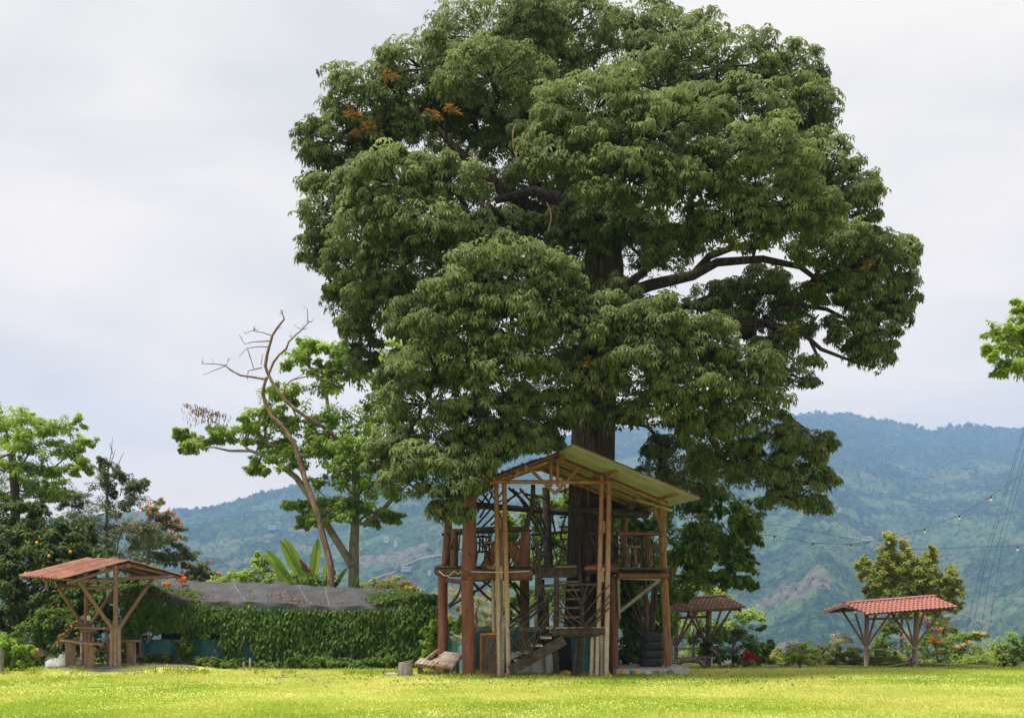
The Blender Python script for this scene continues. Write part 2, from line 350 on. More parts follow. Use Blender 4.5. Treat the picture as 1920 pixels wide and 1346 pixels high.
def fill_lobe(LV, c, rad, kind, size, ns, per, tint0=.5, zmin=-.45, subr=.42, droop=.5, aspect=.5, rag=.25, flat=.62, twigs=None, shell=0):
    c = np.array(c); rad = np.array(rad); sc, sd = lobe_subs(c, rad, ns, zmin)
    rs = float(np.mean(rad)) * subr; ph = rng.uniform(0, 50)
    if shell:                                             # leaves that close the lobe into one uneven dome
        d = rdir(shell); d = d[d[:, 2] > zmin - .1]; n = len(d)
        bump = .80 + .42 * (fbm3(d * 2.6 + ph) - .5) * 2 * .6 + rng.uniform(-.10, .14, n)
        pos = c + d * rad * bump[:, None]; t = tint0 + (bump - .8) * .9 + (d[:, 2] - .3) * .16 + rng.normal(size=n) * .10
        LV.compound(pos, unit(d * np.array([1, 1, .7]) + np.array([0, 0, .55]) + rng.normal(size=(n, 3)) * .28), size * rng.uniform(.75, 1.2, n), t)
    for q, o in zip(sc, sd):
        n = max(3, int(per * rng.uniform(.7, 1.3)))
        if kind == 'compound':
            r = rs * rng.uniform(.75, 1.25)
            d = rdir(n); d[:, 2] = np.abs(d[:, 2]) * 1.0 - .22; d = unit(d + o * .35)
            pos = q + d * r * np.array([1, 1, flat]) * rng.uniform(1 - rag * 1.6, 1 + rag * .5, (n, 1))
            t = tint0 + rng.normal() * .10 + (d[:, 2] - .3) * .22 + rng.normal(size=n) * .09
            A = unit(d + np.array([0, 0, .45]) + rng.normal(size=(n, 3)) * .25)
            LV.compound(pos, A, size * rng.uniform(.8, 1.2, n), t)
            if twigs is not None: twigs.append((c + (q - c) * .15, q))
        else:                                             # sprays: leaves along a twig and its short side shoots
            a = c + (q - c) * rng.uniform(.05, .4); b = c + (q - c) * rng.uniform(.55, 1.0 + 1.7 * rag) + rng.normal(size=3) * rs * .45 + np.array([0, 0, rng.uniform(-.5, .2) * rs * droop])
            u = rng.uniform(.12, 1, n) ** .7; side = rdir(n); spread = rs * (.30 + .55 * rng.uniform(0, 1, n)) * (1.15 - .6 * u)
            pos = a + (b - a) * u[:, None] + side * spread[:, None] * np.array([1, 1, flat])
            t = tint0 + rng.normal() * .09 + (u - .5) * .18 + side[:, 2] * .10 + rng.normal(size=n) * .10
            A = unit(side * .6 + o * .5 + np.array([0, 0, .7]) + rng.normal(size=(n, 3)) * .35)
            D = unit(side * .6 + unit(b - a) * .7 + np.array([0, 0, -droop * .7]) + rng.normal(size=(n, 3)) * .4)
            L = size * rng.uniform(.6, 1.25, n); LV.blades(pos, A, D, L, L * aspect, t)
            if twigs is not None: twigs.append((c + (q - c) * .05, b))
def skeleton(mb, base_nodes, targets, r_tip, power=.42, n=6, rmin=.0):
    """limbs: every target joins the nearest node of the growing tree; radii follow the number of twigs carried"""
    nodes = [np.array(p) for p in base_nodes]; par = [-1] + list(range(len(base_nodes) - 1))
    top = len(nodes)
    t0 = np.array(base_nodes[-1])
    order = sorted(range(len(targets)), key=lambda i: np.linalg.norm(np.array(targets[i]) - t0))
    for i in order:
        t = np.array(targets[i]); best, bj = 1e9, 0
        for j, p in enumerate(nodes):
            if j < top // 2: continue
            dv = t - p; dd = np.linalg.norm(dv) * (1 + .5 * max(0, -dv[2] / (np.linalg.norm(dv) + 1e-6)))
            if dd < best: best, bj = dd, j
        p = nodes[bj]; m = max(1, int(best / 1.1)); prev = bj
        for k in range(1, m + 1):
            f = k / m; q = p + (t - p) * f
            if k < m: q = q + rng.normal(size=3) * .10 * best + np.array([0, 0, .14 * best * math.sin(math.pi * f)])
            nodes.append(q); par.append(prev); prev = len(nodes) - 1
    cnt = np.zeros(len(nodes))
    ch = [0] * len(nodes)
    for j in range(len(nodes)): 
        if par[j] >= 0: ch[par[j]] += 1
    for j in range(len(nodes) - 1, -1, -1):
        if ch[j] == 0: cnt[j] = 1
        if par[j] >= 0: cnt[par[j]] += cnt[j]
    rad = np.maximum(r_tip * cnt ** power, rmin)
    for j in range(1, len(nodes)):
        if par[j] >= 0 and j >= top:
            a, b = nodes[par[j]], nodes[j]; ra = min(rad[par[j]], rad[j] * 1.5)
            mid = (a + b) / 2 + rng.normal(size=3) * .05 * np.linalg.norm(b - a)
            mb.tube([a, mid, b], [ra, (ra + rad[j]) / 2, rad[j]], n, False)
    return nodes

def plant(name, label, cat, base, trunk, lobes, mat, size, kind='leaf', ns=10, per=30, group=None, bark='bark_grey', r0=.12, r1=.06,
          tint=.5, zmin=-.5, subr=.42, droop=.5, aspect=.5, rag=.25, flowers=None, crown='crown', limbs=True, rtip=.016, flat=.7, seg=8):
    """a tree or shrub: trunk, limbs, crown of leaves, flowers.  lobes: (x, y, rx, ry, depth) in photo pixels at their own depth"""
    base = Vector(base); T = Thing(name, label, cat, base, group)
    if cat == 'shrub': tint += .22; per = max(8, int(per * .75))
    tr = MB(); k = len(trunk)
    tr.tube(trunk, [r0 * (1.25 if i == 0 else 1) + (r1 - r0) * i / max(1, k - 1) for i in range(k)], seg, True, .06)
    LV = Leaves(); cs = []; tw = []
    more = []
    for lb in lobes:                                      # smaller side clumps break up the outline
        for _ in range(2):
            a = rng.uniform(0, 6.283); more.append((lb[0] + math.cos(a) * lb[2] * 1.05, lb[1] + math.sin(a) * lb[3] * .95, lb[2] * rng.uniform(.35, .6), lb[3] * rng.uniform(.35, .6), lb[4] + rng.normal() * .25, (lb[5] if len(lb) > 5 else 0) + rng.normal() * .08))
    for lb in list(lobes) + more:
        x, y, rx, ry, D = lb[:5]; c = P(x, y, D); s = D / FPX
        rad = (rx * s, (rx + ry) / 2 * s * .9, ry * s)
        if lb in lobes: cs.append(tuple(c))
        fill_lobe(LV, c, rad, kind, size, ns if len(lb) < 6 or lb in lobes else max(4, ns // 3), per, tint + (lb[5] if len(lb) > 5 else 0), zmin, subr, droop, aspect, rag, flat, tw)
    lm = MB() if cat == 'tree' else tr
    if limbs: skeleton(lm, [tuple(p) for p in trunk], cs, rtip * 1.6)
    for a, b in tw: lm.tube([a, (a + b) / 2 + rng.normal(size=3) * .04, b], [rtip * .8, rtip * .6, rtip * .35], 4, False)
    (T.add('trunk', tr, bark), T.add('limbs', lm, bark, kind='stuff')) if cat == 'tree' else T.add('stems', tr, bark, kind='stuff'); T.add(crown, LV.mesh(crown, mat, T.loc), None, kind='stuff')
    if flowers:
        fm, fs, fn, fper, sel = flowers; FL = Leaves()
        for lb in lobes:
            x, y, rx, ry, D = lb[:5]
            if sel and not sel(lb): continue
            c = np.array(P(x, y, D)); s = D / FPX; rad = np.array((rx * s, (rx + ry) / 2 * s, ry * s))
            d = rdir(fn * 3); d = d[(d[:, 2] > -.1) & (d[:, 1] < .5)][:fn]
            for q in d:
                n = fper; e = rdir(n); pos = c + q * rad * 1.08 + e * fs * .5
                FL.blades(pos, unit(e + np.array([0, -.5, .5])), rdir(n), fs * rng.uniform(.6, 1.2, n), fs * .7, rng.uniform(0, 1, n))
        if FL.V: T.add('flowers', FL.mesh('flowers', fm, T.loc), None, kind='stuff')
    return T
# ------------------------------------------------------------------ ground, lawn, mountains, air
def vnoise(x, y, seed=0):
    xi = np.floor(x).astype(np.int64); yi = np.floor(y).astype(np.int64); fx = x - xi; fy = y - yi
    fx = fx * fx * (3 - 2 * fx); fy = fy * fy * (3 - 2 * fy)
    def h(a, b):
        n = (a * 374761393 + b * 668265263 + seed * 974634777) & 0x7fffffff; n = ((n ^ (n >> 13)) * 1274126177) & 0x7fffffff
        return ((n ^ (n >> 16)) & 0xffff) / 65535.0
    return (h(xi, yi) * (1 - fx) + h(xi + 1, yi) * fx) * (1 - fy) + (h(xi, yi + 1) * (1 - fx) + h(xi + 1, yi + 1) * fx) * fy
def fbm(x, y, o=5, seed=0):
    s = 0; a = .5
    for k in range(o): s = s + a * vnoise(x * 2 ** k, y * 2 ** k, seed + k); a *= .5
    return s
def sstep(a, b, x): t = np.clip((x - a) / (b - a), 0, 1); return t * t * (3 - 2 * t)
def gz(x, y):
    """height of the garden: level lawn, a mound under the left shelter, a dip behind the tree on the right, then the valley edge"""
    x = np.asarray(x, float); y = np.asarray(y, float)
    z = -.36 * sstep(27.5, 38, y) * sstep(1.5, 5, x)
    z = z + .17 * np.exp(-(((x + 10.2) / 1.9) ** 4 + ((y - 28.6) / 1.6) ** 4))
    z = z - .12 * np.maximum(0, y - 41) - .0045 * np.maximum(0, y - 41) ** 2 * (y < 400)
    z = z + .03 * (fbm(x * .35, y * .35, 3, 5) - .45)
    return z
def G(x, y): return float(gz(x, y))

def grid_mesh(name, xs, ys, zf, mat, smooth=True):
    X, Y = np.meshgrid(xs, ys); Z = zf(X, Y); V = np.stack([X, Y, Z], -1).reshape(-1, 3); nx, ny = len(xs), len(ys)
    i = np.arange(ny - 1)[:, None] * nx + np.arange(nx - 1)[None]; i = i.ravel()
    F = np.stack([i, i + 1, i + 1 + nx, i + nx], 1); return npmesh(name, V, F, mat, smooth=smooth)

m, nd, lk, b = newmat('lawn')
g = nd.new('ShaderNodeNewGeometry'); n = noise(nd, lk, .55, 5, g.outputs['Position']); n2 = noise(nd, lk, 9, 5, g.outputs['Position'])
mxx = nd.new('ShaderNodeMath'); mxx.operation = 'MULTIPLY_ADD'; mxx.inputs[1].default_value = .28; lk.new(n2.outputs['Fac'], mxx.inputs[0])
m2 = nd.new('ShaderNodeMath'); m2.operation = 'MULTIPLY_ADD'; m2.inputs[1].default_value = 1.0; m2.inputs[2].default_value = -.14; lk.new(n.outputs['Fac'], m2.inputs[0]); lk.new(m2.outputs[0], mxx.inputs[2])
r = ramp(nd, [(.36, (.22, .31, .048)), (.50, (.36, .41, .076)), (.62, (.46, .45, .15))]); lk.new(mxx.outputs[0], r.inputs[0])
sx = nd.new('ShaderNodeSeparateXYZ'); lk.new(g.outputs['Position'], sx.inputs[0])
n3 = noise(nd, lk, .8, 3, g.outputs['Position']); ma = nd.new('ShaderNodeMath'); ma.operation = 'MULTIPLY_ADD'; ma.inputs[1].default_value = 2.5
lk.new(n3.outputs['Fac'], ma.inputs[0]); lk.new(sx.outputs['Y'], ma.inputs[2])
mr = nd.new('ShaderNodeMapRange'); mr.inputs['From Min'].default_value = 31; mr.inputs['From Max'].default_value = 32.2; lk.new(ma.outputs[0], mr.inputs['Value'])
n4 = noise(nd, lk, 3, 5, g.outputs['Position']); r4 = ramp(nd, [(.35, (.05, .04, .022)), (.55, (.06, .085, .022)), (.7, (.10, .14, .03))]); lk.new(n4.outputs['Fac'], r4.inputs[0])
mc = nd.new('ShaderNodeMixRGB'); lk.new(mr.outputs[0], mc.inputs[0]); lk.new(r.outputs[0], mc.inputs[1]); lk.new(r4.outputs[0], mc.inputs[2])
lk.new(mc.outputs[0], b.inputs['Base Color']); b.inputs['Roughness'].default_value = .95; b.inputs['Specular IOR Level'].default_value = .1
bp = nd.new('ShaderNodeBump'); bp.inputs['Strength'].default_value = .6; bp.inputs['Distance'].default_value = .03; lk.new(n2.outputs['Fac'], bp.inputs['Height']); lk.new(bp.outputs[0], b.inputs['Normal'])
xs = np.concatenate([np.linspace(-900, -40, 30)[:-1], np.linspace(-40, 40, 161), np.linspace(40, 900, 30)[1:]])
ys = np.concatenate([np.linspace(-900, 4, 30)[:-1], np.linspace(4, 62, 141)])
o = bpy.data.objects.new('ground', grid_mesh('ground', xs, ys, gz, 'lawn')); COL.objects.link(o); tag(o, kind='structure')

# skyline of the far range, read off the photograph: (column, row)
SKY = np.array([(-1500, 1010), (-600, 990), (-100, 985), (150, 965), (310, 958), (420, 945), (480, 922), (540, 905), (620, 893), (720, 872), (900, 838), (1100, 806), (1300, 788), (1440, 783),
                (1490, 780), (1530, 772), (1590, 775), (1640, 784), (1700, 795), (1745, 806), (1775, 799), (1830, 795), (1880, 801), (1920, 800), (2100, 790), (2600, 830), (3600, 900)], float)
def terrain(X, Y):
    t = X / Y; px = t * FPX + PX0
    Yr = 2350 + 650 * sstep(500, 1300, px) + 200 * (fbm(t * 6 + 3, t * 0, 3, 9) - .5)
    H = EYE + (PY0 - np.interp(px, SKY[:, 0], SKY[:, 1])) / FPX * Yr - 6
    Y0 = 620.0; s = np.clip((Y - Y0) / (Yr - Y0), 0, 1)
    w = (fbm(t * 3 + 7, Y / 900.0, 3, 3) - .45) * .10                      # spurs that wander down the slope
    rv = lambda k, sd: 1 - np.abs(2 * vnoise((t + w + (s - .5) * .10 * np.sin(sd)) * k + sd, np.zeros_like(t) + s * .8, sd) - 1)
    spur = .70 * rv(6.0, 2) + .30 * rv(13.0, 4)
    prof = .55 * s ** 1.25 + .45 * s
    z = -85 + (H + 85) * prof + (spur - .62) * 95 * np.clip(s * (1 - s) * 4, 0, 1) * (.55 + .45 * sstep(300, 1500, px))
    z = z + 60 * (fbm(X / 170, Y / 170, 4, 21) - .47) * sstep(0.02, .2, s) * (1 - .75 * sstep(.85, 1, s))
    z = z + 11 * (vnoise(X / 17, Y / 17, 31) - .5) + 9 * (vnoise(X / 8, Y / 8, 33) - .5)     # tree tops
    back = np.clip(Y - Yr, 0, None); z = z - back * .30
    near = -7 - (Y - 55) * .14; z = np.where(Y < Y0, np.maximum(near, -85 + 0 * Y), z)
    return np.where(Y < 80, np.minimum(z, -5 - (Y - 55) * .14), z)
m, nd, lk, b = newmat('mountain')
g = nd.new('ShaderNodeNewGeometry'); mp = nd.new('ShaderNodeMapping'); mp.inputs['Scale'].default_value = (1, 1, .6); lk.new(g.outputs['Position'], mp.inputs[0])
big = noise(nd, lk, .0032, 5, mp.outputs[0], .6); vo = nd.new('ShaderNodeTexVoronoi'); vo.inputs['Scale'].default_value = .016; vo.inputs['Randomness'].default_value = 1
wr = noise(nd, lk, .012, 3, mp.outputs[0]); va = nd.new('ShaderNodeVectorMath'); va.operation = 'MULTIPLY_ADD'; va.inputs[1].default_value = (70, 70, 70)
lk.new(wr.outputs['Color'], va.inputs[0]); lk.new(mp.outputs[0], va.inputs[2]); lk.new(va.outputs[0], vo.inputs['Vector'])
tree = noise(nd, lk, .085, 4, g.outputs['Position'], .7)
forest = ramp(nd, [(.34, (.006, .016, .008)), (.52, (.022, .045, .020)), (.68, (.075, .115, .045))]); lk.new(tree.outputs['Fac'], forest.inputs[0])
sep = nd.new('ShaderNodeSeparateColor'); lk.new(vo.outputs['Color'], sep.inputs[0])
field = ramp(nd, [(0, (.05, .085, .03)), (.4, (.085, .13, .045)), (.7, (.12, .16, .06)), (.88, (.13, .135, .075)), (.97, (.15, .125, .09))]); lk.new(sep.outputs[0], field.inputs[0])
fm2 = nd.new('ShaderNodeMixRGB'); fm2.blend_type = 'MULTIPLY'; fm2.inputs[0].default_value = .95; lk.new(field.outputs[0], fm2.inputs[1])
tr2 = ramp(nd, [(.35, (.45, .5, .45)), (.6, (1, 1, 1))]); lk.new(tree.outputs['Fac'], tr2.inputs[0]); lk.new(tr2.outputs[0], fm2.inputs[2])
sel = nd.new('ShaderNodeMath'); sel.operation = 'MULTIPLY_ADD'; sel.inputs[1].default_value = .5; lk.new(sep.outputs[1], sel.inputs[0]); lk.new(big.outputs['Fac'], sel.inputs[2])
sz = nd.new('ShaderNodeSeparateXYZ'); lk.new(g.outputs['Position'], sz.inputs[0])
mz = nd.new('ShaderNodeMapRange'); mz.inputs['From Min'].default_value = 60; mz.inputs['From Max'].default_value = 480; mz.inputs['To Min'].default_value = .14; mz.inputs['To Max'].default_value = -.10; lk.new(sz.outputs['Z'], mz.inputs['Value'])
s2 = nd.new('ShaderNodeMath'); s2.operation = 'ADD'; lk.new(sel.outputs[0], s2.inputs[0]); lk.new(mz.outputs[0], s2.inputs[1])
sr = ramp(nd, [(.80, (0, 0, 0)), (.95, (.85, .85, .85))]); lk.new(s2.outputs[0], sr.inputs[0])
mc = nd.new('ShaderNodeMixRGB'); lk.new(sr.outputs[0], mc.inputs[0]); lk.new(forest.outputs[0], mc.inputs[1]); lk.new(fm2.outputs[0], mc.inputs[2])
lk.new(mc.outputs[0], b.inputs['Base Color']); b.inputs['Roughness'].default_value = 1; b.inputs['Specular IOR Level'].default_value = 0
vb = nd.new('ShaderNodeTexVoronoi'); vb.inputs['Scale'].default_value = .11; lk.new(g.outputs['Position'], vb.inputs['Vector'])
bp = nd.new('ShaderNodeBump'); bp.inputs['Strength'].default_value = 1; bp.inputs['Distance'].default_value = 5; bp.invert = True
lk.new(vb.outputs['Distance'], bp.inputs['Height']); lk.new(bp.outputs[0], b.inputs['Normal'])
txs = np.linspace(-2300, 2300, 575); tys = np.concatenate([np.linspace(55, 600, 30)[:-1], np.linspace(600, 3500, 415)])
o = bpy.data.objects.new('mountains', grid_mesh('mountains', txs, tys, terrain, 'mountain')); COL.objects.link(o); tag(o, kind='structure')
def on_terrain(px, py):
    """where the sight line through a photo pixel meets the far slope"""
    Y = np.arange(640, 3400, 4.0); X = (px - PX0) / FPX * Y; z = EYE + (PY0 - py) / FPX * Y
    zt = terrain(X, Y); k = np.nonzero(zt >= z)[0]
    return Vector((X[k[0]], Y[k[0]], zt[k[0]])) if len(k) else None
hm = bpy.data.materials.new('haze_air'); hm.use_nodes = True; hn = hm.node_tree.nodes; hl = hm.node_tree.links; hn.remove(hn['Principled BSDF'])
pv = hn.new('ShaderNodeVolumePrincipled'); pv.inputs['Color'].default_value = (.31, .55, .96, 1); pv.inputs['Density'].default_value = 3.3e-4
pv.inputs['Anisotropy'].default_value = 0.0
hl.new(pv.outputs[0], hn['Material Output'].inputs['Volume']); MATS['haze_air'] = hm
hz = MB().box((0, 1285, 150), (4640, 4450, 900))
o = bpy.data.objects.new('haze', hz.mesh('haze', 'haze_air', smooth=False)); COL.objects.link(o); tag(o, kind='stuff')

# ------------------------------------------------------------------ the big tree
def big_tree():
    D0 = 28.7; base = Vector((P(1104, 1265, D0).x, D0, 0))
    T = Thing('shade_tree', 'huge old tree with a broad dark green crown rising through the treehouse', 'tree', base)
    trunk = MB()
    tp = [(1100, 1262), (1102, 1180), (1104, 1080), (1104, 980), (1106, 880), (1110, 790), (1118, 700), (1128, 600), (1132, 500), (1128, 420)]
    tr = [.82, .62, .57, .54, .53, .52, .50, .47, .43, .36]
    # fluted trunk
    n = 28; vs, fs = [], []
    for i, ((x, y), r) in enumerate(zip(tp, tr)):
        c = P(x, y, D0)
        for j in range(n):
            th = 2 * math.pi * j / n
            q = 1 + .17 * math.sin(5 * th + 1 + i * .25) + .10 * math.sin(9 * th + i * .4) + random.uniform(-.03, .03)
            vs.append(c + Vector((math.cos(th), math.sin(th), 0)) * r * q)
    for i in range(len(tp) - 1):
        for j in range(n): fs.append((i * n + j, i * n + (j + 1) % n, (i + 1) * n + (j + 1) % n, (i + 1) * n + j))
    trunk._add(vs, fs)
    L = [(930, 75, 150, 70, 1), (1065, 55, 120, 65, 1.5), (1270, 75, 100, 50, 2), (1170, 85, 90, 55, 2), (795, 130, 105, 62, 0), (690, 185, 95, 62, 0), (920, 150, 120, 55, -1.5), (1010, 120, 90, 50, 1),
         (1345, 125, 130, 65, -.3), (1480, 130, 75, 45, .2), (1500, 205, 80, 62, -.5), (1390, 210, 100, 60, -1.5), (1110, 215, 125, 75, -3.2), (1230, 250, 110, 80, -3.4), (1060, 290, 90, 70, -3.2), (1180, 340, 110, 62, -3.6),
         (625, 265, 66, 62, .3), (600, 330, 40, 52, .8), (700, 290, 60, 45, 1.0), (745, 345, 100, 62, -3), (845, 345, 85, 52, -3), (690, 430, 78, 66, -2.4), (800, 425, 100, 62, -3.2), (890, 440, 70, 40, -2.2), (605, 400, 45, 72, 0),
         (595, 475, 38, 52, .2), (655, 500, 55, 52, -1.2), (755, 500, 95, 60, -2.2), (1420, 310, 130, 72, -3.2), (1320, 330, 80, 62, -3.4), (1530, 310, 80, 65, -1.2), (1590, 380, 72, 62, -1), (1480, 390, 110, 55, -3), (1380, 420, 95, 52, -2.8),
         (1290, 420, 75, 50, -2.2), (1560, 455, 85, 50, -1.5), (1250, 470, 60, 36, -2), (1650, 470, 62, 42, -.4), (1620, 540, 62, 52, -.2), (1650, 600, 50, 56, .2), (1640, 665, 40, 40, .4), (1430, 545, 45, 60, .8), (1480, 600, 50, 45, 1.0), (1330, 560, 50, 36, 1.5),
         (960, 500, 125, 55, -4.2), (880, 545, 90, 52, -4.2), (1040, 545, 75, 52, -4.2), (960, 590, 100, 52, -4.4), (850, 620, 85, 52, -4), (1060, 620, 85, 50, -4.2), (720, 560, 78, 58, -1.2), (675, 610, 42, 62, 0), (672, 675, 32, 36, .3),
         (790, 600, 70, 52, -2.8), (820, 680, 95, 52, -3.6), (950, 680, 95, 45, -4.2), (1130, 610, 70, 62, -3.6), (1225, 610, 85, 52, -4), (1310, 640, 85, 52, -3.8), (1200, 680, 85, 48, -4), (1390, 690, 85, 46, -3), (1470, 700, 70, 40, -1.2),
         (1300, 720, 85, 46, -3.8), (1090, 715, 80, 44, -3.6), (1040, 760, 80, 36, -3.2), (920, 745, 90, 46, -3.8), (800, 755, 85, 52, -3), (860, 805, 80, 40, -3.2), (960, 805, 70, 34, -3), (745, 700, 40, 45, -1), (1400, 755, 85, 46, -2.6), (1250, 770, 80, 40, -3.2), (1330, 800, 80, 40, -2.6), (1440, 820, 70, 38, -1.6),
         (800, 865, 75, 42, -3.6), (760, 905, 52, 36, -3.2), (850, 905, 60, 40, -3.8), (840, 960, 45, 28, -3.6), (1500, 850, 48, 34, -1), (1500, 905, 50, 36, -.8), (1440, 890, 70, 40, -1), (1530, 945, 30, 26, -.6), (1360, 870, 80, 42, -1), (1470, 935, 40, 26, -.7),
         (1260, 850, 70, 36, .6), (1290, 900, 60, 32, 1.6), (1230, 900, 45, 30, 2.4), (1010, 830, 50, 22, -2.4), (700, 250, 50, 32, 1.5), (1600, 500, 60, 40, -.6), (1680, 495, 50, 40, 0), (1695, 465, 34, 26, .2), (1600, 610, 50, 46, -.2), (1570, 540, 52, 40, -.4), (1680, 560, 44, 44, .1), (1620, 660, 40, 34, .2), (1500, 560, 50, 34, .4), (1380, 610, 60, 30, 1.2), (1450, 650, 50, 24, .6),
         # inside and far side of the crown
         (1100, 420, 130, 60, 1.5), (1000, 400, 110, 60, 2), (900, 260, 130, 70, 2.5), (1000, 230, 100, 60, 2.2), (800, 240, 90, 50, 2), (1250, 180, 120, 60, 3), (1350, 280, 120, 70, 3), (1450, 420, 90, 60, 3.2),
         (1200, 480, 110, 60, 3), (1050, 560, 120, 60, 2.5), (900, 480, 120, 60, 3), (750, 420, 100, 70, 3), (800, 580, 100, 60, 2.5), (900, 670, 100, 50, 2.5), (1000, 650, 110, 50, 3), (1200, 600, 120, 60, 2.5), (1300, 700, 100, 50, 2.6), (1180, 740, 90, 40, 3), (1050, 700, 100, 45, 4),
         (1110, 400, 90, 50, -.7), (1080, 450, 70, 40, -.6), (1160, 545, 50, 30, -.8), (1190, 420, 60, 40, -.8), (1000, 340, 70, 40, .2), (960, 270, 70, 40, 1.0), (880, 215, 80, 40, 1.0), (960, 425, 70, 36, -.4), (1120, 690, 60, 34, -2.6), (1150, 780, 60, 34, -2.0), (1020, 800, 60, 28, -2.2), (680, 350, 60, 50, -1), (1480, 260, 80, 50, .6), (1530, 400, 70, 50, .5), (640, 560, 40, 46, .6), (1200, 160, 100, 50, .6), (1300, 210, 80, 50, -1.2), (850, 180, 80, 45, .4), (740, 240, 60, 44, .2),
         (935, 842, 50, 26, -3.5), (1000, 832, 45, 20, -3.3), (895, 868, 40, 30, -3.7), (870, 840, 60, 36, -3), (740, 830, 60, 40, -1.5), (720, 870, 40, 34, -1), (1520, 830, 50, 30, -.6), (1545, 900, 26, 30, -.4),
         (1000, 100, 120, 60, 3.6), (1200, 60, 100, 50, 4), (1100, 300, 140, 80, 4.5), (850, 330, 110, 70, 4.2), (1400, 560, 70, 45, 3.5), (950, 750, 80, 40, 2.2)]
    LV = Leaves(); cs = []; tw = []; lim = MB()
    for (x, y, rx, ry, dd) in L:
        D = D0 + dd * 1.05; c = P(x, y, D); s = D / FPX; rad = (rx * s, (rx + ry) / 2 * s, ry * s); cs.append(tuple(c))
        area = rx * ry / 7000; front = dd < 1.8
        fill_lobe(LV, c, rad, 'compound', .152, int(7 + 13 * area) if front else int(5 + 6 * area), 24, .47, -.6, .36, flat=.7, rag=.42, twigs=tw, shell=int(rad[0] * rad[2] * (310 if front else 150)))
    skeleton(lim, [tuple(P(x, y, D0)) for x, y in tp], cs, .05, .45, 7)
    for a, bb in tw: lim.tube([a, (a + bb) / 2 + rng.normal(size=3) * .06 + np.array([0, 0, .05]), bb], [.028, .02, .011], 4, False)
    # the long bare limbs that show on the right
    def limb(px, r0, r1, dd):
        pts = [P(x, y, D0 + dd * k / (len(px) - 1)) for k, (x, y) in enumerate(px)]
        lim.tube(pts, [r0 + (r1 - r0) * k / (len(px) - 1) for k in range(len(px))], 9, True, .08)
    limb([(1150, 560), (1220, 535), (1300, 516), (1345, 492), (1430, 486), (1500, 500), (1560, 545)], .18, .05, -.5)
    limb([(1300, 516), (1330, 480), (1380, 462), (1440, 465)], .13, .05, -.6)
    limb([(1150, 640), (1250, 612), (1340, 604), (1440, 607), (1475, 630)], .20, .08, .3)
    limb([(1455, 580), (1510, 574), (1550, 580), (1590, 600)], .08, .04, .2)
    limb([(1440, 607), (1500, 620), (1540, 655), (1600, 678), (1640, 690)], .08, .025, .4)
    limb([(1505, 628), (1520, 610), (1535, 590)], .04, .02, .1); limb([(1520, 640), (1533, 668), (1545, 690)], .05, .03, .1)
    limb([(930, 375), (960, 368), (1000, 358), (1040, 368), (1090, 400)], .10, .16, -1.0)
    limb([(820, 240), (850, 275), (900, 320), (960, 370), (1110, 450)], .07, .22, .5)
    limb([(1040, 410), (1025, 360), (1022, 330)], .08, .05, -1)
    limb([(1430, 770), (1470, 780), (1505, 803)], .09, .07, -.5)
    T.add('trunk', trunk, 'bark_big'); T.add('limbs', lim, 'bark_big')
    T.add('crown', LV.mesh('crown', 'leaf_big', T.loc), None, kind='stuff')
    # pale dead twigs hanging in front of the crown, aerial roots on the trunk
    for (x, y, dx, dy) in [(1110, 690, -18, 45), (1112, 690, 8, 50), (1115, 695, 25, 40), (1118, 690, 12, 60), (1108, 680, -30, 25)]:
        T.add('dead_twig', MB().stick(P(x, y, 24.6), P(x + dx, y + dy, 24.5), .012, 6, .12, 4), 'bark_dead')
    for (x, y, dx, dy) in [(968, 235, -4, 50), (965, 285, 6, 20), (1010, 270, 18, -30), (1440, 232, -40, 3), (1430, 225, 30, 10), (1025, 380, 3, 55)]:
        T.add('dead_twig', MB().stick(P(x, y, 25.2), P(x + dx, y + dy, 25.1), .02, 6, .12, 5), 'bark_dead')
    ar = MB()
    for k in range(14):
        x = random.uniform(1062, 1148); ar.stick(P(x, random.uniform(800, 900), 28.0), P(x + random.uniform(-12, 12), random.uniform(930, 1060), 27.95), random.uniform(.012, .035), 7, .03, 5)
    T.add('aerial_roots', ar, 'bark_big', kind='stuff')
    return LV.ntri
big_tree()

